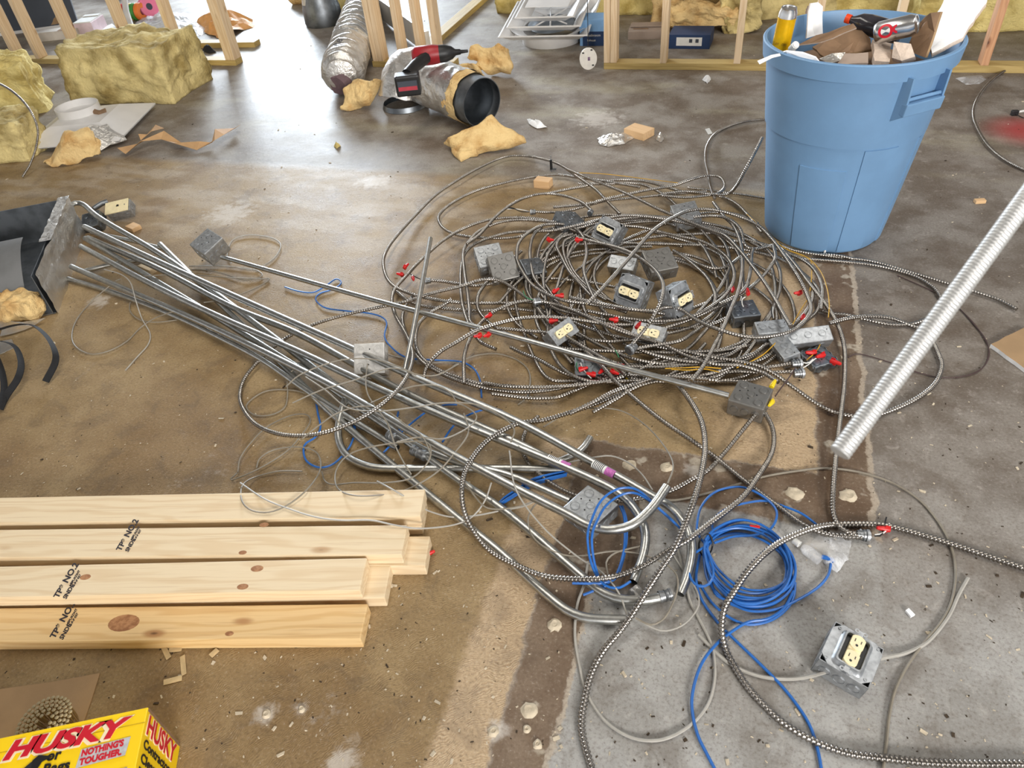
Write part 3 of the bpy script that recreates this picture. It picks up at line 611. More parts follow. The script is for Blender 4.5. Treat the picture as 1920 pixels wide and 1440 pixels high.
# tangle of further strands low in the pile
rr = random.Random(11)
for k in range(26):
    cx_ = 1225 + rr.uniform(-70, 90); cy_ = 540 + rr.uniform(-50, 60); ax = rr.uniform(170, 310); ay = rr.uniform(90, 165); ph = rr.uniform(0, 6.28); span = rr.uniform(2.6, 4.6); tl = rr.uniform(-.25, .25)
    pts = []
    for i in range(15):
        a = ph + span * i / 14; w = 1 + .10 * math.sin(3 * a + k)
        x = ax * w * math.cos(a); y = ay * w * math.sin(a)
        px = cx_ + x * math.cos(tl) - y * math.sin(tl); py = cy_ + y * math.cos(tl) + x * math.sin(tl) * .5
        pts.append((min(max(px, 880), 1540), min(max(py, 345), 715)))
    mc('metal-clad cable strand buried low in the tangled pile', 'f', pts, rr.uniform(.010, .035), zn=.008, group='buried strands of the cable pile')
# cable that hangs from the ceiling with its cut end close to the camera
hang = [GD(1574, 850, .70), GD(1640, 760, .705), GD(1750, 610, .71), GD(1860, 460, .715), GD(1935, 357, .72), GD(2060, 188, .73)]
e_ = hang[-1]; hang += [e_ + Vector((.10, .06, .10)), e_ + Vector((.22, .10, .34)), e_ + Vector((.26, .10, .9)), e_ + Vector((.27, .10, 1.6)), Vector((e_.x + .27, e_.y + .10, 3.49))]
tag(MB().tube(spline(hang, .0013), .0103, 16, prof=(.92, 1.0, .945), hollow=0).build('hanging_cable', mat('bright_armor', S(214, 214, 212), .48, .8, .06, 40), None, True), 'blurred metal-clad cable hanging from above, its cut end close to the lens', 'cable')
# ------------------------------------------------------------------ data cable, loose wire
def wire(name, label, m, r, crop, pts, z=.006, group=None, zn=.0, cat='cable', step=.012, seg=7):
    wire.k += 1
    P = spline(pts3(crop, pts, z, zn, wire.k), step)
    return tag(MB().tube(P, r, seg).build(name, m, None, True), label, cat, group)
wire.k = 50
GC = 'thin grey cables strewn over the conduit'
D = lambda d, crop, pts, z=.006, r=.0024, m=None, g=GC: wire('grey_cable', 'thin grey cable ' + d, m or M_gcab, r, crop, pts, z, g)
N_ = lambda v: [(a, b) for a, b in v]
D('arcing over the old wall line to the bottom right', 'f', [(1180, 905), (1240, 935), (1285, 935), (1357, 916), (1427, 895), (1488, 884), (1546, 878), (1605, 884), (1663, 901), (1707, 925), (1740, 954), (1775, 1005), (1791, 1060), (1786, 1120), (1765, 1165), (1732, 1205), (1700, 1250), (1678, 1295), (1667, 1345), (1662, 1395), (1655, 1450)], .005, .0030, M_gcabd, None)
D('entering the lone outlet box from the right', 'f', [(1645, 1236), (1665, 1232), (1700, 1224), (1740, 1203), (1777, 1158), (1797, 1116), (1815, 1084)], [.03, .012] + [.005] * 5, .0040, M_gcab, None)
D('entering the lone outlet box from the left', 'f', [(1310, 1190), (1338, 1219), (1365, 1242), (1400, 1260), (1441, 1271), (1486, 1273), (1520, 1268), (1548, 1260)], [.005] * 6 + [.012, .03], .0040, M_gcab, None)
D('in a large hanging loop on bare concrete at the bottom middle', 'd8', [(95, -60), (80, 30), (50, 120), (40, 250), (60, 380), (90, 490), (160, 600), (260, 670), (360, 690), (450, 670), (540, 610), (600, 530), (625, 430), (622, 330), (605, 270), (560, 180), (520, 100), (500, 0), (470, -120)], .005, .0034, M_gcab, None)
for d_, crop, pts, z in [
 ('with a pointed fold at the far left of the wire tangle', 'c8', [(80, 1070), (40, 1115), (200, 1050), (380, 940), (480, 830), (530, 750), (500, 710), (400, 720), (260, 790), (160, 890), (100, 980), (85, 1065)], .01),
 ('looping over the far edge of the lumber', 'c8', [(200, 1040), (220, 980), (300, 930), (420, 910), (520, 920), (580, 960), (590, 1050), (520, 1160), (400, 1260), (280, 1310), (170, 1300), (110, 1240), (112, 1150), (180, 1100), (330, 1060), (480, 1060)], [.01] * 6 + [.04, .082, .084, .084, .084, .084, .05, .01, .01, .01]),
 ('lying along the top board and off its end', 'c8', [(100, 1130), (250, 1230), (400, 1290), (560, 1340), (720, 1360), (900, 1360), (1050, 1390), (1200, 1410), (1400, 1390), (1520, 1340), (1600, 1240), (1640, 1130)], [.06, .084, .084, .084, .084, .084, .084, .07, .03, .03, .05, .06]),
 ('in a double loop below the conduit U-bend', 'c8', [(600, 1060), (620, 1120), (680, 1142), (800, 1130), (1000, 1130), (1150, 1100), (1240, 1020), (1270, 940), (1240, 880), (1100, 880), (900, 910), (760, 960), (690, 1050), (690, 1150), (760, 1200), (900, 1210), (1100, 1180), (1300, 1070), (1420, 940), (1500, 820), (1470, 700)], [.01, .01, .04, .05, .06, .06, .07, .08, .08, .07, .06, .04, .03, .05, .085, .085, .06, .07, .08, .08, .08]),
 ('in a small loop on the tan floor left of the bundle', 'c8', [(500, 440), (420, 440), (390, 500), (390, 590), (370, 670), (280, 715), (180, 710), (140, 650), (250, 570), (400, 560), (520, 590), (640, 680), (720, 780)], [.06, .04, .02, .01, .006, .006, .006, .006, .006, .006, .02, .06, .05]),
 ('draped across the bundle near the whitish box', 'c8', [(380, 540), (480, 460), (700, 380), (900, 370), (1080, 420), (1160, 460), (1300, 470), (1440, 400)], .10),
 ('crossing the bundle in its middle', 'c8', [(420, 640), (600, 560), (800, 500), (1000, 430), (1120, 440), (1180, 470)], .10),
 ('running over the conduits from left to right in a wave', 'c8', [(500, 480), (620, 560), (760, 670), (950, 690), (1150, 670), (1350, 640), (1550, 650), (1700, 720), (1780, 800), (1760, 880)], .10),
 ('arched above the bundle toward the cable pile', 'c8', [(900, 640), (1040, 580), (1150, 540), (1280, 530), (1380, 570), (1430, 640)], .09),
 ('in a tight bend right of the ribbed coupling', 'c8', [(1060, 880), (1200, 850), (1350, 860), (1500, 790), (1550, 720), (1480, 660), (1420, 640)], .09),
 ('crossing low over the U-bend', 'c8', [(480, 860), (580, 780), (700, 700), (850, 660), (1000, 690), (1120, 780), (1220, 850), (1270, 960)], .095),
 ('with a kink falling between the conduits', 'c8', [(880, 400), (870, 500), (880, 580), (920, 650), (1000, 760), (1050, 900), (1100, 1000), (1150, 1080)], .085),
 ('white and stiff, lying from the lumber end to the right', 'c8', [(940, 1120), (1050, 1180), (1150, 1240), (1250, 1300), (1400, 1340), (1550, 1330), (1700, 1300), (1850, 1270), (1960, 1210)], [.06, .084, .06, .03, .02, .02, .02, .03, .03]),
 ('short and thick beside the blue cut ends', 'd3', [(60, 480), (110, 530), (160, 600), (220, 660), (300, 672), (420, 655), (520, 620)], .05),
 ('arched past the price stickers', 'd3', [(660, 420), (740, 390), (860, 368), (960, 360), (1060, 400), (1140, 470), (1200, 560)], .03),
 ('rising from the conduit mouth in a wide arc', 'd3', [(560, 190), (700, 110), (850, 80), (1000, 90), (1120, 150), (1220, 240), (1300, 350), (1322, 430), (1290, 520)], [.02, .02, .02, .02, .03, .05, .07, .09, .10]),
 ('winding through the conduit bends in the foreground', 'd3', [(560, 600), (500, 660), (470, 730), (490, 820), (560, 890), (680, 940), (800, 945), (950, 920), (1100, 930), (1250, 980), (1330, 1040), (1350, 1110), (1330, 1200), (1270, 1310), (1190, 1350), (1100, 1310)], .03),
 ('curving round the last conduit mouth', 'd3', [(1060, 1270), (1130, 1330), (1260, 1385), (1380, 1350), (1460, 1260), (1470, 1180), (1420, 1080), (1360, 1000), (1300, 900)], .012),
 ('straight across the dark slab to the nearest conduit end', 'd3', [(360, 330), (400, 560), (560, 780), (760, 950), (900, 1040), (1000, 1160), (1050, 1290)], [.09, .085, .06, .04, .03, .03, .02]),
 ('in a short bow inside the blue loop', 'd3', [(940, 1060), (930, 980), (980, 930), (1060, 905), (1130, 890)], .03),
 ('ringed loosely on the tan floor near the metal duct', 'c5', [(740, 600), (700, 620), (560, 740), (470, 850), (440, 950), (470, 1020), (560, 1060), (670, 1040), (780, 980), (860, 900), (950, 840), (1060, 800)], [.05, .04] + [.006] * 8 + [.03, .07]),
 ('dangling from the bundle with a frayed end near the duct', 'c5', [(640, 540), (740, 570), (800, 620), (830, 720), (870, 840), (920, 930), (910, 1000), (840, 1080), (770, 1160)], [.05, .06, .06, .05, .02, .006, .006, .006, .006]),
 ('in a small hook under the bundle near the duct', 'c5', [(830, 700), (800, 740), (800, 800), (860, 850), (960, 865), (1090, 850)], .008),
 ('looping beside the small conduit box at far left', 'c5', [(1420, 500), (1395, 450), (1430, 360), (1530, 330), (1660, 345), (1722, 385), (1700, 450), (1630, 510), (1540, 540), (1400, 520), (1200, 520)], .006),
 ('bunched flat on the floor behind the bundle', 'c5', [(1160, 520), (1350, 520), (1550, 540), (1610, 580), (1500, 605), (1350, 560), (1200, 540), (1100, 560)], .006),
 ('stretched behind the bundle with a doubled tail', 'c5', [(800, 590), (1000, 575), (1200, 575), (1400, 590), (1600, 600), (1655, 600), (1560, 660), (1400, 720), (1250, 745)], [.06, .06, .05, .02, .006, .006, .006, .02, .06]),
 ('lying by the whitish box toward the cable pile', 'e7', [(860, 440), (1000, 480), (1150, 510), (1400, 560), (1600, 540), (1820, 560), (1950, 640)], .006),
 ('in a brown arc on the floor in front of the pile', 'e4', [(-900, 1010), (-700, 900), (-500, 850), (-300, 850), (-100, 910), (40, 1010), (95, 1120), (95, 1260), (60, 1400), (-60, 1500)], .005),
 ]: D(d_, crop, pts, z, .0022, M_gcab if 'white' in d_ else M_gcabd if RNG.random() < .6 else M_gcab)

# ------------------------------------------------------------------ blue cable
def blue(d, crop, pts, z, r=.0031): return wire('blue_cable', 'blue network cable ' + d, M_blue, r, crop, pts, z)
c0 = G(1398, 1062); pin = G(1322, 1030)
P = [c0 + Vector((-.02, -.19, .004)), c0 + Vector((-.07, -.10, .006))]
TURN = 9; rr = random.Random(3)
for k in range(TURN):
    rx = .088 + .024 * rr.random(); ry = .090 + .03 * rr.random(); ox = .012 * rr.uniform(-1, 1); oy = .018 * rr.uniform(-1, 1)
    for i in range(14):
        a = math.pi + 2 * math.pi * i / 14
        q = c0 + Vector((ox + rx * math.cos(a), oy + ry * math.sin(a), 0))
        w = max(0, -math.cos(a)) ** 3
        q = q.lerp(pin + Vector((.004 * rr.uniform(-1, 1), .02 * (k / TURN - .5), 0)), w * .9)
        q.z = .005 + .0055 * (k % 5) + .002 * rr.random() + .006 * w
        P.append(q)
tail = pts3('d4', [(330, 900), (420, 980), (560, 1045), (720, 1040), (860, 985), (1000, 900), (1070, 820), (1090, 740)], .008)
coil = tag(MB().tube(spline(P[2:] + tail, .009), .0031, 7).build('coiled_blue_cable', M_blue, None, True), 'blue network cable wound in a tied coil on grey concrete', 'cable')
MB().tube([pin + Vector((.016 * math.cos(a), .020 * math.sin(a), .018 + .018 * math.sin(a * 1.0))) for a in [i * math.pi / 8 for i in range(17)]], .0022, 6).build('cable_tie', M_black, coil, True)
MB().tube([G(1563, 1055, .01), G(1560, 1050, .012), G(1550, 1046, .014), G(1541, 1044, .012)], .0055, 8).build('stripped_end', M_blue, coil, True)
blue('in a big loose loop above the tied coil', 'd4', [(300, 640), (240, 560), (230, 480), (260, 370), (350, 280), (500, 250), (620, 290), (720, 370), (742, 440), (700, 520), (600, 560), (460, 570), (340, 610)], .02)
blue('bowing from the coil under the slanting cable', 'd4', [(340, 560), (330, 470), (420, 390), (560, 350), (680, 340), (780, 372), (900, 420), (995, 490)], .012)
blue('in a narrow upright bight left of the tied coil', 'd4', [(270, 640), (200, 690), (175, 770), (195, 850), (250, 890), (310, 870), (335, 800), (310, 700), (280, 640)], .03)
blue('trailing from the coil down to the right of the bottom edge', 'f', [(1312, 1040), (1305, 1085), (1316, 1125), (1350, 1172), (1371, 1193), (1418, 1238), (1460, 1280), (1490, 1316), (1516, 1356), (1531, 1398), (1541, 1450), (1545, 1500)], .006, .0033)
blue('trailing from the coil in a bow to the bottom edge', 'f', [(1488, 1108), (1470, 1140), (1440, 1160), (1404, 1166), (1375, 1182), (1345, 1206), (1318, 1240), (1302, 1282), (1297, 1325), (1307, 1375), (1326, 1415), (1350, 1460)], .009, .0033)
blue('slack under the coil bottom', 'd4', [(250, 880), (330, 1000), (440, 1090), (560, 1135), (700, 1110), (800, 1040), (850, 960), (860, 860)], .006)
blue('looped round the conduit bends, outer turn', 'e8', [(1790, 600), (1700, 510), (1600, 420), (1430, 270), (1310, 245), (1200, 280), (1100, 370), (1030, 520), (1000, 620), (1000, 720), (1020, 850), (1070, 980), (1150, 1070), (1260, 1090), (1360, 1035)], [.03, .05, .07, .085, .085, .085, .085, .09, .10, .08, .06, .04, .03, .03, .03])
blue('looped round the conduit bends, inner turn', 'e8', [(1760, 570), (1640, 460), (1540, 370), (1400, 290), (1270, 310), (1150, 400), (1080, 520), (1040, 620), (1035, 740), (1060, 900), (1110, 1040), (1150, 1075), (1060, 1110), (960, 1150)], [.03, .06, .08, .08, .08, .08, .09, .10, .08, .05, .03, .025, .02, .02])
blue('hanging dark inside the loop behind the bent conduit', 'e8', [(1270, 400), (1300, 470), (1312, 560), (1305, 760), (1255, 950), (1180, 1030), (1110, 1052), (980, 1052), (868, 1050)], .03)
blue('second strand hanging behind the bent conduit', 'e8', [(1290, 400), (1325, 520), (1325, 700), (1290, 880), (1240, 1000), (1150, 1060)], .025)
blue('in a low loop left of the conduit U-bend', 'c8', [(560, 600), (575, 700), (592, 790), (560, 850), (500, 890), (488, 940), (510, 1000), (580, 1035), (660, 1020), (730, 960), (780, 890), (805, 800), (790, 760)], .008)
blue('under the conduits with a dip at the ribbed coupling', 'c8', [(790, 760), (820, 850), (880, 920), (950, 960), (1020, 900), (1080, 830), (1060, 760), (1070, 690)], .008)
blue('emerging between conduits near the pile', 'c8', [(1080, 830), (1120, 790), (1180, 740), (1250, 690), (1340, 655), (1430, 650)], .012)
blue('in a short arch at the lower left of the pile', 'c8', [(1340, 880), (1400, 790), (1470, 730), (1560, 690), (1650, 675), (1720, 700), (1770, 780)], .02)
blue('snaking from the tan floor to the pile by the whitish box', 'f', [(534, 538), (560, 546), (588, 548), (612, 535), (630, 523), (640, 530), (625, 542), (600, 550), (592, 562), (610, 577), (650, 583), (690, 587), (715, 594), (725, 606), (721, 630), (732, 649), (762, 670), (817, 675), (863, 678), (888, 691), (900, 713), (903, 745)], .006, .0027)
for k in range(6):
    blue('cut short in a bundle of six ends under the conduits', 'e8', [(228 + 4 * k, 408 - 6 * k), (290, 375 - 9 * k), (370, 325 - 10 * k), (450, 275 - 10 * k), (550, 225 - 12 * k), (680, 180 - 10 * k), (830, 140 - 8 * k)], .012 + .004 * (k % 3), .0026)['group'] = 'cut blue cable ends'

# ------------------------------------------------------------------ single wires in the pile
def yw(d, crop, pts, z=.03): return wire('yellow_wire', 'thin yellow wire ' + d, M_ywire, .0017, crop, pts, z, None, 0, 'wire')
yw('along the far edge of the pile', 'c7', [(-60, 172), (80, 178), (200, 190), (400, 215), (560, 235)], .008)
yw('arching at the right edge of the pile by the can', 'c7', [(960, 420), (1050, 500), (1180, 620), (1320, 680), (1400, 760), (1440, 860), (1455, 960), (1450, 1040)], .04)
yw('dropping beside the arched one', 'c7', [(1310, 675), (1345, 700), (1350, 780), (1340, 880)], .03)
yw('bowing below the twin grey boxes', 'e5', [(990, 900), (900, 1000), (760, 1130), (580, 1230), (420, 1300)], .05)
yw('slanting behind the twin grey boxes', 'e5', [(1330, 420), (1300, 470), (1230, 580), (1140, 740)], .06)
yw('under the end of the long grey box', 'e5', [(1525, 920), (1450, 1080), (1320, 1200)], .03)
yw('pair lying along the thin conduit, upper', 'e5', [(-500, 1310), (-250, 1300), (0, 1290), (220, 1310)], .05)
yw('pair lying along the thin conduit, lower', 'e5', [(-420, 1320), (-200, 1330), (0, 1315), (110, 1335), (210, 1360)], .05)
wire('dark_wire', 'thin dark wire in a wide bow on the concrete at right', M_dwire, .0018, 'd6', [(760, 240), (920, 310), (1020, 360), (1120, 430), (1220, 540), (1280, 620), (1295, 700), (1260, 780), (1180, 825), (1040, 840), (920, 820), (820, 790), (730, 755), (600, 715), (520, 700), (470, 720)], .004, None, 0, 'wire')
wire('dark_wire', 'second thin dark wire following the wide bow more loosely', M_dwire, .0016, 'd6', [(1130, 440), (1200, 510), (1265, 600), (1300, 690), (1270, 770), (1200, 815), (1100, 842)], .004, None, 0, 'wire')
wire('dark_wire', 'dark red wire twisted out of the lower right clamp', M_dwire, .002, 'e6', [(1150, 280), (1090, 370), (1020, 470), (950, 560), (880, 660)], .04, None, 0, 'wire')

# ------------------------------------------------------------------ wire nuts
def nut_mesh():
    b = MB(); b.lathe([(.0001, .0), (.0052, .0), (.0058, .004), (.0050, .012), (.0036, .022), (.0026, .024), (.0001, .024)], 10)
    for s in (-1, 1): b.box((s * .0066, 0, .006), (.005, .0016, .009))
    return b
NUTS = {}
def nut(px, py, z, az, m, label, group=None, el=10, s=1.0):
    key = m.name
    if key not in NUTS:
        o = nut_mesh().build('wire_nut', m, None, True); NUTS[key] = o.data
    else: o = from_mesh('wire_nut', NUTS[key])
    o.matrix_world = Matrix.Translation(G(px, py, z)) @ (Rz(az) @ Ry(90 - el)).to_4x4() @ Matrix.Scale(s, 4)
    return tag(o, label, 'wire nut', group)
for i, (x, y) in enumerate([(757, 503), (757, 516), (774, 520)]): nut(x, y, .03, (70, 180, 300)[i], M_red, 'red wire nut in a cluster of three at the left tip of the pile', 'red nuts at the left tip', s=1.25)
for x, y in [(921, 590), (903, 628), (919, 626)]: nut(x, y, .08, 40 + x, M_red, 'red wire nut by the thin conduit left of the pile middle', 'red nuts by the thin conduit', s=1.2)
for (x, y), w_ in zip([(1026, 449), (1079, 450), (1036, 549), (1057, 555), (1030, 603), (1193, 615), (1375, 541), (1403, 552), (1159, 600)], ('left below the corner-up box', 'left of the upper ivory outlet', 'right of the centre left clamp', 'in the pair right of the centre left clamp, lower one', 'above the upright box at the pile front left', 'on the half-hidden ivory outlet at the front', 'behind the octagon-like box', 'on the white wire of the octagon-like box', 'below the large-faced outlet box')): nut(x, y, .07, x * 7 % 360, M_red, 'red wire nut ' + w_, 'red nuts among the tangled cables', s=1.25)
for x, y in [(1085, 694), (1117, 703), (1131, 692), (1146, 696), (1153, 686)]: nut(x, y, .03, x * 5 % 360, M_red, 'red wire nut hanging below the thin conduit in the front of the pile', 'red nuts below the thin conduit', s=1.25)
for x, y in [(1503, 549), (1507, 592)]: nut(x, y, .06, 20 + y, M_red, 'red wire nut beside the long grey box end', 'red nuts beside the long grey box', s=1.2)
for x, y in [(1530, 662), (1545, 665), (1558, 676)]: nut(x, y, .03, y * 9 % 360, M_red, 'red wire nut on the white wire at the lower right of the pile', 'red nuts on the white wire', s=1.4)
nut(1446, 726, .05, 70, M_yel, 'upper yellow wire nut at the lone square box', s=1.3); nut(1449, 752, .04, 250, M_yel, 'lower yellow wire nut at the lone square box', s=1.3)
nut(1179, 716, .02, 130, M_yel, 'yellow wire nut loose at the pile front', s=.8)
nut(797, 1041, .006, 35, M_red, 'lone red wire nut on the floor beside the lumber ends', s=1.1)
nut(1668, 993, .012, 190, M_red, 'red wire nut on the clamp wires on bare concrete', s=1.3)
nut(1424, 991, .02, 180, M_red, 'red tape end on the cable over the blue coil', s=1.0)
# short white / green / black conductors
for d_, m_, crop, pts, z in [
 ('white wire to the red nuts at the lower right', M_white, 'e5', [(1270, 1300), (1340, 1260), (1420, 1190), (1500, 1140)], .03),
 ('second white wire out of the upper clamp', M_white, 'e5', [(1260, 1230), (1340, 1240), (1400, 1190)], .04),
 ('green wire curling out of the centre left clamp', M_green, 'e2', [(830, 1340), (850, 1400), (900, 1440), (980, 1460)], .07),
 ('green wire below the thin conduit', M_green, 'e4', [(760, 900), (700, 950), (690, 1020), (720, 1060)], .03),
 ('white wire below the thin conduit', M_white, 'e4', [(740, 950), (770, 1030), (830, 1110), (880, 1160)], .03),
 ('green wire tip beside the centre clamp', M_green, 'e4', [(1190, 800), (1220, 850), (1235, 890)], .06),
 ('white wire at the octagonal box', M_white, 'e5', [(530, 390), (490, 420), (490, 480), (510, 520)], .08),
 ('black wire dropping into the twin grey boxes', M_black, 'e5', [(870, 520), (865, 580), (885, 660)], .07),
 ('white wire dropping into the twin grey boxes', M_white, 'e5', [(885, 520), (885, 590), (895, 665)], .07),
 ('white wire twisted at the top left cable end', M_white, 'e2', [(905, 320), (800, 295), (700, 285), (610, 290)], .04),
 ('black wire twisted at the top left cable end', M_black, 'e2', [(905, 325), (800, 320), (700, 275), (620, 270), (740, 290)], .045),
 ('white wire from the clamp on bare concrete', M_white, 'f', [(1640, 1003), (1655, 1000), (1665, 990), (1668, 980)], .014),
 ('black wire from the clamp on bare concrete', M_black, 'f', [(1640, 1005), (1653, 1003), (1658, 985), (1662, 970)], .014),
 ('black wire at the three red nuts of the left tip', M_black, 'c6', [(325, 820), (280, 810), (240, 790), (205, 770)], .025)]:
    wire('conductor', d_, m_, .0019, crop, pts, z, None, 0, 'wire')
# cable clamps / connectors
def clamp(px, py, z, az, label, s=1.0):
    o = thing('cable_connector', label, 'connector', G(px, py, z), Rz(az))
    X = Matrix.Rotation(math.radians(90), 4, 'Y') @ Matrix.Scale(s, 4)
    MB().lathe([(.0001, -.016), (.010, -.016), (.0105, -.004), (.0125, -.004), (.0125, 0), (.0105, 0), (.0105, .010), (.0001, .010)], 14, X).build('connector_body', M_dieca, o, True)
    MB().lathe([(.0105, .002), (.0135, .002), (.0140, .005), (.0135, .008), (.0105, .008)], 10, X).build('locknut', M_galv, o, True)
    for q in (-1, 1):
        MB().lathe([(.0001, 0), (.0026, 0), (.0026, .003), (.0001, .003)], 8, T(-.010 * s, q * .005 * s, .009 * s)).build('screw', M_galv, o)
    return o
clamp(1622, 1004, .013, 5, 'cable clamp with bare wires on open concrete', 1.15)
clamp(801, 527, .025, 190, 'cable clamp at the left tip of the pile', .9)
clamp(1496, 682, .035, 20, 'upper cable clamp at the lower right of the pile', 1.2)
clamp(1500, 700, .03, 20, 'lower cable clamp at the lower right of the pile', 1.2)
clamp(1006, 566, .07, 200, 'cable clamp with green wire at the centre left', 1.0)
clamp(1183, 655, .06, 240, 'double cable clamp at the front centre of the pile', 1.3)
clamp(998, 398, .045, 185, 'cable clamp with twisted bare wires at the top left', .9)
clamp(1090, 676, .03, 250, 'cable clamp with green and white wires under the thin conduit', 1.0)
clamp(1107, 399, .06, 260, 'cable clamp hanging at the top middle of the pile', .9)
# ------------------------------------------------------------------ electrical boxes
KO = {}
def disc(parent, M, r, m, name='knockout', h=.0012):
    key = (round(r, 4), m.name, name, h)
    if key not in KO:
        o = MB().lathe([(.0001, h), (r * .8, h), (r * .84, h * .1), (r * .92, h * .1), (r * .95, h), (r, h), (r, -.0005)], 16).build(name, m, parent); KO[key] = o.data
        o.matrix_local = M
    else: o = from_mesh(name, KO[key], parent, M)
    return o
def hole(parent, M, r): 
    key = ('h', round(r, 4))
    if key not in KO:
        o = MB().lathe([(.0001, .0006), (r, .0006), (r, -.0005)], 10).build('screw_hole', M_black, parent); KO[key] = o.data; o.matrix_local = M
    else: o = from_mesh('screw_hole', KO[key], parent, M)
    return o
def side_M(ax, s, half, u, v):
    """frame on a side face of a box: ax 'x'/'y', s sign"""
    if ax == 'x': return T(s * half, u, v) @ Matrix.Rotation(math.radians(90 * s), 4, 'Y')
    return T(u, s * half, v) @ Matrix.Rotation(math.radians(-90 * s), 4, 'X')
def receptacle(parent, M):
    """duplex outlet, long axis on local x"""
    rc = MB()
    rc.box((0, 0, -.004), (.068, .026, .012))
    o = rc.build('receptacle', M_ivory, parent, bevel=.003); o.matrix_local = M
    for s in (-1, 1):
        pr = [(.0172 * math.cos(a), max(-.0135, min(.0135, .0172 * math.sin(a)))) for a in [2 * math.pi * k / 28 for k in range(28)]]
        MB().prism(pr, 0, .006, T(s * .0195, 0, 0)).build('outlet_face', M_ivory, o, bevel=.0008)
        MB().box((s * .0195 + .003, .0062, .0062), (.0075, .0016, .0006)).box((s * .0195 + .003, -.0062, .0062), (.0065, .0016, .0006)).build('slot', M_black, o)
        MB().lathe([(.0001, .0003), (.0027, .0003), (.0027, -.0002)], 10, T(s * .0195 - .0075, 0, .0062)).build('ground_slot', M_black, o)
        MB().box((s * .045, 0, -.001), (.014, .010, .0016)).lathe([(.0028, .0002), (.0052, .0002), (.0052, -.0014)], 12, T(s * .049, .008, 0)).lathe([(.0028, .0002), (.0052, .0002), (.0052, -.0014)], 12, T(s * .049, -.008, 0)).build('mounting_ear', M_galv, o)
    MB().lathe([(.0001, .0015), (.0028, .001), (.003, -.003)], 10).build('screw', M_galv, o)
    return o
def sqbox(label, px, py, z, yaw=0, pitch=0, roll=0, kind='back', m=None, s=.1016, d=.054, group=None, name='junction_box', ko_m=None):
    """local +z is the face turned to the viewer. kind back: closed side; cover: raised cover with outlet; plate: flat cover; open"""
    m = m or M_galv; km = ko_m or m
    o = thing(name, label, 'electrical box', G(px, py, z), euler(yaw, pitch, roll), group)
    h = s / 2
    if kind == 'back':
        MB().box((0, 0, -d / 2), (s, s, d)).build('box_body', m, o, bevel=.0035)
        for x, y in ((-.28, .28), (.28, -.28), (-.28, -.26), (.28, .28)): disc(o, T(x * s, y * s, .0002), .0135, km)
        disc(o, T(0, 0, .0002), .012, km)
        for x, y in ((-.12, .12), (.16, .02), (-.02, -.2), (.02, .3), (-.32, .02)): hole(o, T(x * s, y * s, .0002), .0022)
    else:
        w = .0018
        b = MB(); b.box((0, 0, -d), (s, s, w))
        for q in (-1, 1): b.box((q * (h - w / 2), 0, -d / 2), (w, s, d)); b.box((0, q * (h - w / 2), -d / 2), (s, w, d))
        b.build('box_body', m, o, bevel=.0006)
        if kind == 'cover':
            pl = MB(); c = .017
            pl.prism([(-h - .001, -h + c), (-h + c, -h - .001), (h - c, -h - .001), (h + .001, -h + c), (h + .001, h - c), (h - c, h + .001), (-h + c, h + .001), (-h - .001, h - c)], 0, .0018).build('cover_plate', m, o, bevel=.0006)
            # raised rim round the opening
            ow, oh = .076, .052; iw, ih = .070, .046; zz = .014
            rb = MB()
            def rect(a, b_, r, z_): 
                P = []
                for sx, sy, a0 in ((1, 1, 0), (-1, 1, 90), (-1, -1, 180), (1, -1, 270)):
                    for k in range(4):
                        t_ = math.radians(a0 + 30 * k); P.append(Vector((sx * (a / 2 - r) + r * math.cos(t_), sy * (b_ / 2 - r) + r * math.sin(t_), z_)))
                return P
            rb.ring_tube([rect(ow + .012, oh + .012, .010, .0016), rect(ow + .004, oh + .004, .008, .005), rect(ow, oh, .007, zz), rect(iw, ih, .006, zz + .0006), rect(iw, ih, .006, .002)], False).build('raised_rim', m, o, True)
            MB().add(rect(iw, ih, .006, .004), [tuple(range(16))]).build('opening', M_black, o)
            receptacle(o, T(0, 0, zz - .002))
            for x, y in ((-h + .010, h - .010), (h - .010, -h + .010), (h - .012, h - .012), (-h + .012, -h + .012)):
                MB().lathe([(.0001, .0028), (.0032, .0022), (.0034, 0)], 10, T(x, y, .0018)).build('cover_screw', M_galv, o)
        elif kind == 'plate':
            MB().box((0, 0, .001), (s + .002, s + .002, .002)).build('cover_plate', m, o, bevel=.0008)
        else:
            MB().box((0, 0, -d + .002), (s * .9, s * .9, .001)).build('inner_shadow_plate', M_galvd, o)
    for ax, sg in (('x', 1), ('x', -1), ('y', 1), ('y', -1)):
        for u in (-.3, 0, .3): disc(o, side_M(ax, sg, h, u * s, -d * .52), .0125, km)
    return o
def handy(label, px, py, z, yaw, pitch=0, roll=0, kind='side', m=None, L=.1016, wd=.054, d=.048, outlet=False):
    m = m or M_galv
    o = thing('handy_box', label, 'electrical box', G(px, py, z), euler(yaw, pitch, roll))
    MB().box((0, 0, -d / 2), (L, wd, d)).build('box_body', m, o, bevel=.003)
    for x in (-.3, 0, .3): disc(o, T(x * L, 0, .0002), .012, m)
    for sg in (-1, 1):
        for u in (-.28, .28): disc(o, side_M('y', sg, wd / 2, u * L, -d / 2), .011, m)
        disc(o, side_M('x', sg, L / 2, 0, -d / 2), .011, m)
    for x in (-.42, .42): hole(o, T(x * L, .012, .0002), .002)
    if outlet:
        MB().box((0, 0, .0012), (L + .006, wd + .004, .0024)).build('cover_plate', m, o, bevel=.0008); receptacle(o, T(0, 0, .004))
    return o
def view_tilt(px, py, t):
    """yaw/tilt helper: leaning the top face toward the camera by t degrees"""
    return t
sqbox('lone outlet box with raised cover and ivory outlet on bare grey concrete', 1597, 1226, .058, 70, 0, 8, 'cover', M_galv)
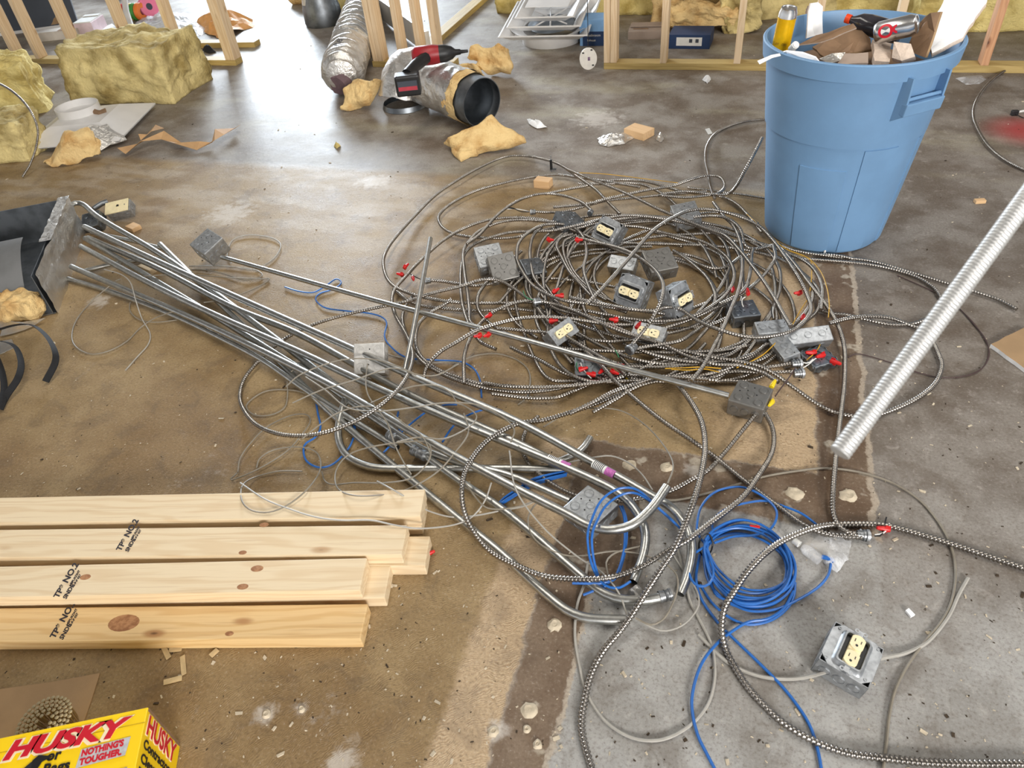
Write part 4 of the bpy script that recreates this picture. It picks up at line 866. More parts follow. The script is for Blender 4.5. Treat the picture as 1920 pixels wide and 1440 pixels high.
sqbox('lone grey square box back up where the thin conduit ends', 1408, 739, .057, -14, 0, 0, 'back', M_graybox)
sqbox('square box with ivory outlet at the upper centre of the pile', 1137, 434, .08, -28, 6, 46, 'cover')
sqbox('large-faced outlet box leaning in the front centre of the pile', 1182, 548, .115, -20, 4, 60, 'cover')
sqbox('outlet box turned to the right behind the large-faced one', 1278, 562, .10, 62, 6, 62, 'cover')
sqbox('brown-tinted square box back up in the centre of the pile', 1238, 486, .13, 30, 0, 18, 'back', M_graybox)
sqbox('shiny square box tilted at the left of the pile, with round knockouts', 918, 478, .08, 32, 0, 22, 'back')
sqbox('second shiny square box lying against the tilted one at the left of the pile', 944, 500, .075, 34, 0, 44, 'back', M_graybox)
sqbox('small grey box turned corner up at the top of the pile', 1072, 408, .065, 48, 20, 10, 'back', M_galvd)
sqbox('blue-grey square box lying at the upper right of the pile', 1286, 396, .075, 22, -6, 14, 'back', M_galv, ko_m=M_galv)
handy('slotted bracket box under cables in the pile middle', 1166, 492, .06, -8, 0, 30)
handy('upright box behind the thin conduit at the pile front left', 1056, 622, .07, 62, 0, 40, outlet=True)
handy('small box with half-hidden ivory outlet at the pile front', 1216, 624, .06, -12, 0, 32, outlet=True)
handy('grey utility box with a clamp, upper of the twin grey boxes', 1448, 612, .07, 20, 0, 12)
handy('grey utility box lying lowest of the twin grey boxes', 1470, 648, .055, -62, 0, 14)
handy('long grey utility box with round knockouts at the right of the pile', 1515, 628, .06, 22, 0, 24, L=.150)
sqbox('octagon-like dull box with loose white wire at the right inside of the pile', 1394, 578, .045, 20, 0, 0, 'back', M_galvd, s=.092)
sqbox('dull dark box half buried left of the centre loops', 1000, 498, .05, 38, 10, 14, 'back', M_galvd, s=.085)
sqbox('dull plate box under the thin conduit with green wires', 1103, 684, .030, 15, 0, 6, 'back', M_galvd, s=.085, d=.026)
sqbox('dark square plate box under red wire nuts at the lower right', 1535, 668, .026, 35, 0, 0, 'back', M_galvd, s=.085, d=.022)
sqbox('square box standing on edge at the left end of the thin conduit', 386, 452, .115, -22, 10, 18, 'back', M_galv, d=.075)
sqbox('whitish square box standing behind the conduit bundle', 692, 672, .075, 16, 0, 40, 'back', mat('chalky_steel', S(206, 204, 200), .55, .5, .1, 60))
sqbox('square box lying under the bent conduits in the foreground', 1107, 948, .045, -28, 0, 0, 'back', M_galv)
sqbox('dark broken box beside the duct', 168, 412, .05, 20, -10, 25, 'back', M_galvd, s=.09)
handy('box with a cream switch plate lying behind the duct', 222, 388, .062, 24, -6, 24, L=.11, wd=.07)
o = bpy.data.objects[[k for k in bpy.data.objects.keys() if k.startswith('handy_box')][-1]]
for ob in bpy.data.objects:
    if ob.get('label', '').startswith('box with a cream switch'): o = ob
MB().box((-.006, 0, .004), (.112, .070, .006)).build('switch_plate', M_ivory, o, bevel=.002)
MB().box((0, 0, .0075), (.012, .004, .004)).box((-.0, .006, .0075), (.010, .003, .003)).build('toggle', M_black, o)
MB().lathe([(.0001, .002), (.003, .002), (.003, 0)], 10, T(.034, 0, .007)).build('plate_screw', M_galv, o)
tag(MB().tube([G(175, 392, .05), G(190, 382, .055), G(202, 378, .055)], .012, 10).build('conduit_stub', M_galvd, None, True), 'dark conduit stub entering the switch plate box', 'conduit')
# flat strap against the can foot
o = thing('pipe_strap', 'white-metal pipe strap at the foot of the blue can', 'pipe strap', G(1546, 476, .0), Rz(-10))
MB().box((0, 0, .026), (.016, .0015, .028)).build('tab', M_wmet, o, bevel=.0004)
MB().tube([(-.0, .0, .014), (0, -.004, .018), (0, -.012, .018), (0, -.018, .012), (0, -.018, .003)], .004, 6).build('loop', M_wmet, o)
MB().lathe([(.0001, .0004), (.003, .0004), (.003, 0)], 10, T(0, -.0012, .03) @ Matrix.Rotation(math.radians(90), 4, 'X')).build('strap_hole', M_black, o)
# ------------------------------------------------------------------ blue waste can and what is in it
cc = Vector((.314, 2.797, 0)); RT, RB, HC = .318, .2115, .71
can = thing('waste_can', 'large blue plastic waste can overflowing with debris', 'waste can', cc)
def can_r(z): return RB + (RT - .022 - RB) * (z / HC) ** .92
def can_wall(a, z):
    """outside radius with the moulded steps; a in degrees, camera side about -100"""
    r = can_r(z)
    if z > .43: r += .005
    if z > .655: r += .012
    return r
SEG = 96; zs = [.0, .004, .012, .06, .12, .20, .28, .36, .425, .4299, .4301, .434, .50, .56, .62, .650, .6549, .6551, .658, .69, .70, .7069, .7071, .71]
prof = []
for z in zs:
    r = can_wall(0, z)
    if z == 0: r -= .012
    if z == .004: r -= .004
    if z >= .708: r -= .004
    prof.append((r, z))
prof += [(can_wall(0, .70) - .012, .71), (can_wall(0, .6) - .012, .64), (can_r(.3) - .006, .3), (can_r(.02) - .006, .014), (.001, .012)]
body = MB(); body.lathe([(.001, .002)] + prof, SEG)
body.build('can_body', M_can, can, True, sharp=28)
def on_can(a, z, off=0.0):
    r = can_wall(a, z) + off; t_ = math.radians(a); return Vector((r * math.cos(t_), r * math.sin(t_), z))
def can_patch(name, a0, a1, z0, z1, th, m=M_can, taper=0, bev=True):
    b = MB(); n = 10; k = 8; V = []
    for j in range(k + 1):
        fj = (0, .006, .12, .3, .5, .7, .9, .992, 1)[j]; z = z0 + (z1 - z0) * fj; ins = taper * (1 - fj)
        for i in range(n + 1):
            e = 1 if (i in (0, n) or j in (0, k)) and bev else 0
            a = a0 + ins + (a1 - a0 - 2 * ins) * (0, .02, .14, .28, .42, .5, .58, .72, .86, .98, 1)[i]
            V.append(on_can(a, z, -.004 if e else th))
    return b.add(V, [(j * (n + 1) + i, j * (n + 1) + i + 1, (j + 1) * (n + 1) + i + 1, (j + 1) * (n + 1) + i) for j in range(k) for i in range(n)]).build(name, m, can, True, sharp=25)
can_patch('moulded_panel', -122, -86, .012, .35, .0035)
can_patch('moulded_rib', -78, -52, .012, .425, .004, taper=0)
can_patch('moulded_rib', -30, 0, .012, .425, .004)
can_patch('moulded_panel', 60, 100, .012, .35, .0035)
# handles
def handle(a):
    Mh = Matrix.Rotation(math.radians(a), 4, 'Z')
    r = can_wall(a, .56)
    for s in (-1, 1): MB().add([Mh @ Vector(v) for v in ((r - .012, s * .078, .668), (r + .034, s * .074, .668), (r + .030, s * .072, .55), (r - .012, s * .076, .525), (r - .012, s * .070, .668), (r + .034, s * .066, .668), (r + .030, s * .064, .55), (r - .012, s * .068, .525))], [(0, 1, 2, 3), (7, 6, 5, 4), (0, 4, 5, 1), (1, 5, 6, 2), (2, 6, 7, 3), (3, 7, 4, 0)]).build('handle_cheek', M_can, can)
    MB().add([Mh @ Vector(v) for v in ((r - .016, -.074, .590), (r + .038, -.074, .590), (r + .038, .074, .590), (r - .016, .074, .590), (r - .016, -.074, .555), (r + .032, -.074, .548), (r + .032, .074, .548), (r - .016, .074, .555))], [(0, 1, 2, 3), (7, 6, 5, 4), (0, 4, 5, 1), (1, 5, 6, 2), (2, 6, 7, 3), (3, 7, 4, 0)]).build('handle_grip', M_can, can, bevel=.004)
    MB().tube([Mh @ Vector((r + .020, -.066, .598)), Mh @ Vector((r + .020, .066, .598))], .006, 8).build('grip_ridge', M_can, can, True)
handle(-52); handle(128)
# rubbish resting in the can: pieces lie on a hidden mound of debris
mound = MB(); V = []; n = 24
for j in range(6):
    rr_ = .262 * j / 5
    for i in range(n): 
        a = 2 * math.pi * i / n; V.append(cc + Vector((rr_ * math.cos(a), rr_ * math.sin(a), .625 - .03 * (j / 5) ** 2 + .018 * noise.noise((rr_ * 9 * math.cos(a), rr_ * 9 * math.sin(a), 2)))))
ob = mound.add(V, [(j * n + i, j * n + (i + 1) % n, (j + 1) * n + (i + 1) % n, (j + 1) * n + i) for j in range(5) for i in range(n)]).build('debris_fill', M_cardd, None, True)
tag(ob, 'mass of dusty brown debris filling the blue can below the larger pieces', 'debris'); ob['kind'] = 'stuff'
def shard(name, label, cat, m, corners, z, th, sub=None, jag=.004, edge_m=None):
    """broken flat piece: its outline given by pixels and heights"""
    P = [G(p[0], p[1], p[2] if len(p) > 2 else z) for p in corners]
    Q = []
    rj = random.Random(len(label) * 7 + int(corners[0][0]))
    c = sum(P, Vector()) / len(P)
    nrm = Vector()
    for i in range(len(P)): nrm += (P[i] - c).cross(P[(i + 1) % len(P)] - c)
    nrm.normalize()
    if nrm.z < 0: nrm = -nrm; P.reverse()
    for i in range(len(P)):
        a, b = P[i], P[(i + 1) % len(P)]; L = (b - a).length; k = max(1, int(L / .03))
        for j in range(k):
            q = a.lerp(b, j / k)
            if j: q = q + (q - c).normalized() * rj.uniform(-jag, jag)
            Q.append(q)
    n = len(Q)
    top = MB(); top.add(Q + [q - nrm * th for q in Q], [tuple(range(n)), tuple(range(2 * n - 1, n - 1, -1))] + [(i, n + i, n + (i + 1) % n, (i + 1) % n) for i in range(n)])
    o = top.build(name, m)
    if edge_m:
        o.data.materials.append(edge_m)
        for p in o.data.polygons:
            if len(p.vertices) == 4 and p.index >= 2: p.material_index = 1
    return tag(o, label, cat)
shard('drywall_scrap', 'large white broken drywall piece leaning out of the can', 'drywall', M_dry, [(1735, 64, .71), (1748, 100, .69), (1806, 70, .72), (1818, 48, .735), (1850, 5, .765), (1858, -40, .80), (1788, -50, .80), (1768, 5, .755)], .7, .013, edge_m=M_gyp)
shard('drywall_scrap', 'narrow white drywall strip standing at the left of the can', 'drywall', M_dry, [(1512, 72, .67), (1543, 66, .67), (1543, 12, .762), (1534, 4, .776), (1520, 6, .773), (1516, 20, .749)], .7, .012, edge_m=M_gyp)
shard('board_scrap', 'flat brown broken board slanting across the middle of the can', 'board scrap', M_cardd, [(1523, 88, .66), (1545, 106, .655), (1600, 98, .66), (1634, 92, .67), (1632, 72, .70), (1606, 47, .73), (1590, 50, .72)], .68, .012, edge_m=M_card)
shard('board_scrap', 'thin folded brown board lying on top of the flat board', 'board scrap', M_cardd, [(1496, 84, .69), (1538, 79, .70), (1606, 52, .745), (1600, 44, .75), (1530, 66, .72)], .7, .008, edge_m=M_gyp)
shard('drywall_scrap', 'white curled drywall shred along the near left rim of the can', 'drywall', M_dry, [(1462, 98, .70), (1480, 104, .70), (1520, 112, .69), (1538, 116, .68), (1530, 106, .70), (1505, 97, .715), (1475, 94, .72)], .7, .006)
shard('drywall_scrap', 'pale grey drywall chunk under the silver drink can', 'drywall', M_gyp, [(1636, 74, .70), (1672, 82, .69), (1668, 116, .67), (1640, 114, .67)], .69, .02)
shard('drywall_scrap', 'pinkish gypsum chunk in front of the silver drink can', 'drywall', M_gyp, [(1676, 78, .72), (1708, 82, .72), (1716, 106, .69), (1690, 114, .68), (1672, 108, .68)], .7, .025)
shard('board_scrap', 'dark brown board standing beside the large white drywall', 'board scrap', M_cardd, [(1700, 92, .68), (1735, 108, .68), (1752, 60, .74), (1764, 22, .80), (1745, 24, .80), (1716, 50, .74)], .7, .010, edge_m=M_card)
shard('foil_scrap', 'torn silvery wrapper at the near rim of the can', 'wrapper', M_foil, [(1536, 110, .68), (1560, 100, .69), (1585, 98, .70), (1576, 112, .68), (1556, 120, .675)], .68, .002)
shard('board_scrap', 'dull grey scrap at the near rim of the can', 'board scrap', M_cardg, [(1582, 100, .685), (1628, 98, .685), (1628, 118, .67), (1570, 120, .67)], .68, .008)
shard('drywall_scrap', 'torn paper strip curling over the left rim of the can', 'paper', M_dry, [(1420, 114, .70), (1446, 103, .715), (1462, 100, .72), (1464, 104, .715), (1448, 108, .71), (1424, 120, .695)], .7, .002)
MC_ = Matrix
def drink(label, px, py, z, rot, m, L=.122, r=.033):
    o = thing('drink_can', label, 'drink can', G(px, py, z), rot)
    MB().lathe([(.001, -L / 2 + .004), (r * .72, -L / 2 + .004), (r * .76, -L / 2), (r * .84, -L / 2 + .001), (r, -L / 2 + .012), (r, L / 2 - .016), (r * .84, L / 2 - .004), (r * .86, L / 2), (r * .78, L / 2), (r * .76, L / 2 - .003), (.001, L / 2 - .003)], 28).build('can_shell', m, o, True)
    return o
M_lemon = mat('lemon_yellow_print', S(244, 190, 10), .3, .35, .08, 30)
yc = drink('tall yellow and silver drink can standing at the left in the waste can', 1470, 60, .735, euler(0, 4, 4), M_alu, .155, .029)
MB().lathe([(.0293, -.072), (.0293, .030), (.0293, .048)], 28).build('printed_wrap', M_lemon, yc, True)
lettering('lettering', 'Lemon', .018, mat('olive_print', S(150, 116, 10), .4), yc, Matrix.Rotation(math.radians(-10), 4, 'Z') @ T(0, -.0305, 0) @ Matrix.Rotation(math.radians(90), 4, 'X') @ T(-.022, -.034, -.002), width=.042)
sc_ = drink('crushed silver drink can with a red and white roundel', 1680, 54, .745, Rz(-20) @ Ry(72), M_alu)
# roundel wraps the shell
b = MB(); V = []
vw = (sc_.matrix_world.to_3x3().transposed() @ (EYE - sc_.location)); a0 = math.atan2(vw.y, vw.x)
def ring_patch(r0, r1, name, m, dr, zc=-.022, arc=(0, 360)):
    V = []; n = 36
    for i in range(n + 1):
        t_ = math.radians(arc[0] + (arc[1] - arc[0]) * i / n)
        for rr_ in (r0, r1):
            u = rr_ * math.cos(t_) / .033; V.append(Vector(((.033 + dr) * math.cos(a0 + u), (.033 + dr) * math.sin(a0 + u), zc + rr_ * math.sin(t_))))
    MB().add(V, [(2 * i, 2 * i + 1, 2 * i + 3, 2 * i + 2) for i in range(n)]).build(name, m, sc_)
ring_patch(.0, .020, 'roundel', M_white, .0004); ring_patch(.014, .022, 'roundel_ring', M_hr, .0007); ring_patch(.006, .013, 'roundel_mark', M_hr, .0007, .012, (180, 360))
bt = thing('soda_bottle', 'dark plastic bottle with an orange-red cap lying in the waste can', 'bottle', G(1640, 50, .725), Rz(-22) @ Ry(-80))
MB().lathe([(.001, -.09), (.030, -.088), (.033, -.06), (.033, .02), (.028, .05), (.013, .075), (.011, .085), (.001, .085)], 20).build('bottle_body', mat('dark_bottle', S(52, 50, 54), .15, 0, .1, 30), bt, True)
MB().lathe([(.001, .100), (.0140, .100), (.0145, .098), (.0145, .083), (.001, .083)], 20).build('cap', mat('orange_red_cap', S(226, 70, 28), .4), bt, True)
tag(MB().tube([G(1484, 92, .70), G(1492, 84, .72)], .012, 12, hollow=.8).build('pipe_stub', M_white, None, True), 'short white pipe stub inside the left of the waste can', 'pipe')

# ------------------------------------------------------------------ insulation
def wool(name, label, loc, dims, rot, m, amp=.03, freq=5, res=.035, seed=0, cat='insulation', group=None, round_=.0, lumps=.5):
    nx, ny, nz = [max(3, int(d / res)) for d in dims]
    bm = bmesh.new()
    bmesh.ops.create_cube(bm, size=1.0)
    bmesh.ops.subdivide_edges(bm, edges=bm.edges[:], cuts=max(6, min(44, int(max(dims) / res * 1.35))), use_grid_fill=True)
    off = Vector((seed * 3.7, seed * 1.3, seed * 2.1))
    for v in bm.verts:
        p = v.co.copy()
        if round_:
            s_ = p.normalized() * .5 * 1.25
            p = p.lerp(s_, round_)
        q = Vector((p.x * dims[0], p.y * dims[1], p.z * dims[2] + dims[2] / 2))
        nr = Vector((p.x / dims[0], p.y / dims[1], p.z / dims[2])).normalized()
        dsp = amp * (noise.fractal(q * freq + off, .8, 2.1, 5) + lumps * noise.noise(q * freq * 2.7 + off * 2)) + amp * .28 * noise.noise(q * freq * 6 + off) + amp * .16 * noise.noise(q * freq * 14 + off)
        w = min(1, max(0, q.z / (amp * 1.5 + .01)))
        d = nr * dsp; d.z *= w
        tg = noise.noise_vector(q * freq * .6 + off) * amp * .9; tg.z *= w
        v.co = q + d + tg
        if v.co.z < .001: v.co.z = .001
    me = bpy.data.meshes.new(name); bm.to_mesh(me); bm.free()
    me.polygons.foreach_set('use_smooth', [True] * len(me.polygons))
    me.materials.append(m)
    o = bpy.data.objects.new(name, me); COL.objects.link(o)
    o.matrix_world = Matrix.Translation(Vector(loc)) @ rot.to_4x4()
    return tag(o, label, cat, group)
def wool_sheet(label, quad, th, m=None, amp=.02, freq=8, seed=0, n=26, sag=0.0, name='insulation_scrap', foil=False):
    """torn pad between four corners given as (px, py, height): far left, far right, near right, near left"""
    A_, B_, C_, D_ = [G(*q) for q in quad]; V = []; off = Vector((seed * 2.3, seed, 0))
    def pt(u, v):
        p = A_.lerp(B_, u).lerp(D_.lerp(C_, u), v)
        e = min(u, 1 - u, v, 1 - v)
        tear = noise.noise_vector(p * 14 + off) * amp * 1.6 * max(0, 1 - e * 6)
        return p + tear + Vector((0, 0, sag * math.sin(math.pi * v) * 1.0)), e
    nr = (B_ - A_).cross(D_ - A_).normalized()
    if nr.z < 0: nr = -nr
    for side in (1, -1):
        for j in range(n + 1):
            for i_ in range(n + 1):
                p, e = pt(i_ / n, j / n); t_ = th * min(1, .25 + (e * 7) ** .5)
                d_ = amp * (noise.fractal(p * freq + off, .8, 2.1, 4) * .8 + .25 * noise.noise(p * freq * 6 + off))
                q = p + nr * (side * t_ / 2 + (d_ if side > 0 else -abs(d_) * .4)); V.append(Vector((q.x, q.y, max(.002, q.z))))
    N = n + 1; S2 = N * N; F = []
    for j in range(n):
        for i_ in range(n):
            a = j * N + i_; F.append((a, a + N, a + N + 1, a + 1)); F.append((S2 + a, S2 + a + 1, S2 + a + N + 1, S2 + a + N))
    ed = [i_ for i_ in range(N)] + [j * N + n for j in range(1, N)] + [n * N + i_ for i_ in range(n - 1, -1, -1)] + [j * N for j in range(n - 1, 0, -1)]
    for k in range(len(ed)): a, b = ed[k], ed[(k + 1) % len(ed)]; F.append((a, b, S2 + b, S2 + a))
    o = MB().add(V, F).build(name, m or M_inso, None, True, sharp=80)
    return tag(o, label, 'insulation')
c_ = G(240, 192)
wool('insulation_block', 'big rectangular block of yellow-brown glass wool in front of the left studs', (c_.x - .02, c_.y + .20, 0), (.74, .46, .34), Rz(4) @ Rx(0), M_insb, .035, 4.5, .03, 1)
c_ = G(20, 235); wool('insulation_block', 'yellow glass wool slab leaning at the left edge, behind the hooked cable', (c_.x - .24, c_.y + .22, 0), (.56, .26, .34), Rz(28) @ Rx(14), M_insy, .035, 5, .03, 2)
c_ = G(15, 318); wool('insulation_block', 'greenish glass wool heap at the left edge nearest the camera', (c_.x - .20, c_.y + .16, 0), (.46, .26, .22), Rz(20), M_insb, .035, 6, .03, 3)
wool_sheet('curled tan glass wool scrap with foil beside the white diffuser', [(120, 250, .16), (180, 244, .14), (190, 292, .02), (82, 306, .02)], .08, None, .03, 9, 4)
shard('foil_scrap', 'crinkled foil facing torn beside the curled tan wool', 'foil', M_foil, [(160, 238, .12), (200, 232, .10), (238, 262, .02), (190, 282, .01), (172, 270, .05)], .05, .003, jag=.012)
c_ = G(905, 285)
wool_sheet('tan glass wool flap folded in front of the round duct mouth', [(838, 262, .06), (925, 218, .15), (990, 268, .03), (866, 292, .02)], .05, None, .016, 7, 5)
wool_sheet('lower tan wool lip curling from under the folded flap', [(836, 268, .03), (905, 276, .03), (900, 286, .02), (862, 300, .01)], .04, None, .016, 9, 15)
wool_sheet('tan glass wool tuft at the left end of the foil duct', [(664, 150, .14), (715, 152, .16), (690, 198, .03), (640, 205, .01)], .06, None, .022, 8, 6)
wool_sheet('ragged tan wool lump right of the drill near the studs', [(888, 90, .16), (958, 84, .18), (955, 136, .03), (892, 132, .05)], .11, None, .035, 7, 7)
wool_sheet('low tan wool and foil strip between the drill and the ragged lump', [(820, 122, .10), (895, 118, .12), (905, 142, .03), (815, 148, .03)], .05, None, .022, 9, 8)
for i, (x, y, w, d, h, rz, m, lb) in enumerate([
    (1015, 26, .72, .45, .30, 0, M_insy, 'yellow batt behind the square diffuser'), (1118, 32, .14, .35, .28, 2, M_insy, 'narrow yellow batt left of the double stud'),
    (1192, 28, .42, .4, .30, -2, M_insy, 'yellow batt behind the double stud opening'), (1480, 34, .55, .4, .22, 12, M_insb, 'dark wool heap left of the blue can'),
    (1600, 22, .85, .4, .28, 0, M_insy, 'long yellow batt behind the blue can'), (1830, 62, .75, .4, .30, 4, M_insy, 'yellow batt right of the blue can'), (1960, 18, .9, .4, .3, 0, M_insy, 'yellow batt behind the reddish stud'),
    (1248, 52, .20, .16, .50, -8, M_inso, 'standing wool flap left of the black duct'), (640, 22, .5, .35, .16, -20, M_insy, 'yellow wool strip behind the foil duct'), (560, 8, .16, .2, .2, 10, M_inso, 'wool bit behind the dark duct boot')]):
    p = G(x, y); wool('insulation_batt', lb[0].upper() * 0 + lb + ' on the far floor', (p.x, p.y + d / 2, 0), (w, d, h), Rz(rz), m, .03, 5, .045, 20 + i)
wool('insulation_scrap', 'tan wool ring slumped under the black round duct', (G(1310, 66).x, G(1310, 66).y + .1, .05), (.46, .2, .12), Rz(4), M_inso, .035, 7, .02, 40, round_=.3)
wool('insulation_scrap', 'hanging wool shred right of the black round duct', (G(1372, 75).x + .05, G(1372, 75).y + .2, 0), (.2, .14, .34), Rz(12) @ Ry(-14), M_insb, .05, 7, .02, 41)
# ------------------------------------------------------------------ ducts
def crinkle_tube(P, r, m, name, parent=None, seg=40, amp=.006, freq=16, sq=1.0, seed=0, caps=True):
    b = MB(); b.tube(P, r, seg, caps=caps)
    for i, v in enumerate(b.v):
        q = Vector(v); b.v[i] = tuple(q + noise.noise_vector(q * freq + Vector((seed, 0, 0))) * amp + noise.noise_vector(q * freq * 3.1) * amp * .4)
    return b.build(name, m, parent, True)
# foil wrapped elbow with the drill on it
r_ = .135
pB = G(893, 188, r_ + .01); dAB = Vector((.84, -.54, 0)).normalized(); pA = pB - dAB * .60 + Vector((0, 0, .02))
dAB = (pB - pA).normalized()
el = thing('duct_elbow', 'foil-wrapped round duct elbow with an open galvanised mouth, drill on top', 'duct', (pA.x, pA.y, 0))
L0 = el.location
path = [pA + Vector((-.02, -.02, -.13)) - L0, pA + Vector((-.03, -.01, -.06)) - L0, pA + Vector((-.01, 0, .0)) - L0, pA + dAB * .10 - L0]
crinkle_tube(spline([pA + Vector((-.06, -.06, -.12)) - L0, pA + Vector((-.05, -.03, -.05)) - L0, pA + Vector((0, 0, .01)) - L0, pA + dAB * .16 - L0, pB - dAB * .16 - L0, pB - dAB * .10 - L0], .012), lambda i: r_, M_foil, 'foil_wrap', el, 48, .009, 17, caps=False)
crinkle_tube(spline([pB - dAB * .13 - L0, pB - dAB * .03 - L0], .01), r_ * .985, M_inso, 'wool_collar', el, 40, .008, 22, caps=False)
Mx = Matrix.Translation(pB - L0) @ dAB.to_track_quat('Z', 'Y').to_matrix().to_4x4()
MB().lathe([(r_ * .93, -.10), (r_ * .93, .05), (r_ * .90, .05), (r_ * .90, 0), (r_ * .885, -.002), (r_ * .885, -.006), (r_ * .90, -.008), (r_ * .90, -.14), (r_ * .6, -.20), (.001, -.21)], 40, Mx).build('metal_mouth', M_galvd, el, True)
MB().lathe([(r_ * .93, 0), (r_ * 1.0, .004), (r_ * .93, .03)], 40, T(-.05, -.05, 0)).build('elbow_foot', M_galvd, el, True)
# impact driver
dp = GY(775, 150, pA.y - .04); top = pA + dAB * .02 + Vector((0, 0, r_))
dr = thing('impact_driver', 'red and black cordless impact driver lying on the foil duct', 'power tool', G(764, 150, .30), Rz(20))
dr.scale = (1.6, 1.6, 1.6)
MB().box((0, 0, -.012), (.078, .052, .064)).build('battery_pack', M_black, dr, bevel=.006)
MB().box((0, -.0265, -.010), (.062, .002, .030)).build('battery_label', M_slate, dr)
MB().box((0, -.0275, -.018), (.060, .0015, .012)).build('battery_stripe', mat('red_label', S(196, 60, 76), .5), dr)
MB().tube([(.0, .02, .01), (.025, .07, .02), (.065, .12, .03)], .019, 10).build('grip', M_black, dr, True)
MB().lathe([(.001, -.062), (.020, -.060), (.031, -.048), (.031, .010), (.028, .03)], 20, T(.075, .135, .030) @ Matrix.Rotation(math.radians(90), 4, 'Y')).build('motor_housing', M_dred, dr, True)
MB().lathe([(.028, .03), (.027, .05), (.020, .072), (.010, .084), (.0085, .10), (.006, .102), (.0045, .125), (.001, .126)], 20, T(.075, .135, .030) @ Matrix.Rotation(math.radians(90), 4, 'Y')).build('hammer_case', M_black, dr, True)
# flexible foil duct
fp = [G(640, 142, .13), G(652, 105, .13), G(664, 66, .13), G(676, 30, .13), G(686, -2, .13), G(694, -30, .13)]
fd = thing('flex_duct', 'silver flexible foil duct lying beside the centre studs', 'duct', (fp[0].x, fp[0].y, 0))
P_ = spline([p - fd.location for p in fp], .01)
crinkle_tube(P_, lambda i: .128 + .006 * math.sin(i * 1.7) - (.05 * max(0, 1 - i / 6)), M_foil, 'foil_sleeve', fd, 40, .010, 12)
lettering('lettering', 'R8', .06, M_ink, fd, Matrix.Translation(P_[22] + Vector((.01, -.06, .126))) @ Matrix.Rotation(math.radians(74), 4, 'Z') @ Matrix.Rotation(math.radians(-20), 4, 'Y'))
crinkle_tube([P_[0] + Vector((-.02, -.03, -.05)), P_[0] + Vector((0, .05, -.04))], .06, mat('purple_grey_liner', S(110, 88, 92), .8), 'torn_liner', fd, 20, .02, 12)
# dark boot
p = G(596, 52); bo = thing('duct_boot', 'dark sheet-metal duct boot on the glossy floor behind the foil duct', 'duct', (p.x, p.y + .12, 0), Rz(-15))
MB().lathe([(.001, .0), (.15, .0), (.155, .02), (.150, .12), (.115, .24), (.095, .36), (.09, .36), (.11, .24), (.14, .12)], 32).build('boot_shell', M_galvd, bo, True)
MB().tube([(-.12, -.09, .01), (-.105, -.08, .13), (-.08, -.06, .25), (-.065, -.05, .35)], .006, 6).build('seam', M_galv, bo, True)
crinkle_tube([(-.05, -.11, .16), (-.04, -.10, .24), (-.02, -.09, .33)], .03, M_foil, 'foil_tape', bo, 16, .01, 20)
# black lined round duct at the back
p = G(1318, 60) + Vector((0, .42, 0)); bd = thing('lined_duct', 'large black-lined round duct opening behind the right studs', 'duct', (p.x, p.y, 0))
Mx = T(0, 0, .31) @ Matrix.Rotation(math.radians(62), 4, 'X')
MB().lathe([(.19, -.30), (.20, .0), (.185, .004), (.18, -.02), (.175, -.3), (.001, -.31)], 40, Mx).build('black_liner', mat('black_liner', S(16, 16, 18), .85, 0, .2, 30), bd, True)
MB().lathe([(.20, -.34), (.235, -.3), (.235, -.02), (.215, .006), (.20, 0)], 40, Mx).build('wool_jacket', M_inso, bd, True)
# ------------------------------------------------------------------ rectangular duct at the left edge
hA = .175
A = G(158, 437); B = G(106, 588); dv = (B - A).normalized(); lv = Vector((dv.y, -dv.x, 0)) 
if lv.x > 0: lv = -lv
Ld = (B - A).length; Wd = 1.1
rd_ = thing('sheet_metal_duct', 'open rectangular sheet-metal duct section with foil-faced side at the left edge', 'duct', A, Matrix((dv, lv, Vector((0, 0, 1)))).transposed())
if dv.cross(lv).z < 0: rd_.matrix_world = Matrix.Translation(A) @ Matrix((dv, lv, Vector((0, 0, 1)))).transposed().to_4x4()
def dbox(name, c, d, m, **k): return MB().box(c, d).build(name, m, rd_, **k)
dbox('duct_bottom', (Ld / 2, Wd / 2, .004), (Ld, Wd, .004), M_galvd)
dbox('duct_far_wall', (.004, Wd / 2, hA / 2), (.004, Wd, hA), M_galvd)
dbox('duct_side', (Ld / 2, .010, hA / 2), (Ld, .003, hA), M_galvd)
cw = MB(); V = []
for i in range(24):
    for j in range(12):
        u = i / 23; w = j / 11; V.append(Vector((u * Ld * 1.02 - .01, -.008 + .007 * noise.noise((u * 9, w * 5, 1)) + .004 * noise.noise((u * 24, w * 13, 1)), hA * w * (1.03 - .0 * u))))
cw.add(V, [(i * 12 + j, i * 12 + j + 1, (i + 1) * 12 + j + 1, (i + 1) * 12 + j) for i in range(23) for j in range(11)]).build('foil_facing', M_foil, rd_, True)
V = []
for i in range(24):
    for j in range(6):
        u = i / 23; w = j / 5; V.append(Vector((u * Ld * .62 - .012, -.012 + .045 * w, hA + .006 + .007 * noise.noise((u * 12, w * 5, 4)))))
MB().add(V, [(i * 6 + j, i * 6 + j + 1, (i + 1) * 6 + j + 1, (i + 1) * 6 + j) for i in range(23) for j in range(5)]).build('foil_flap', M_foil, rd_, True)
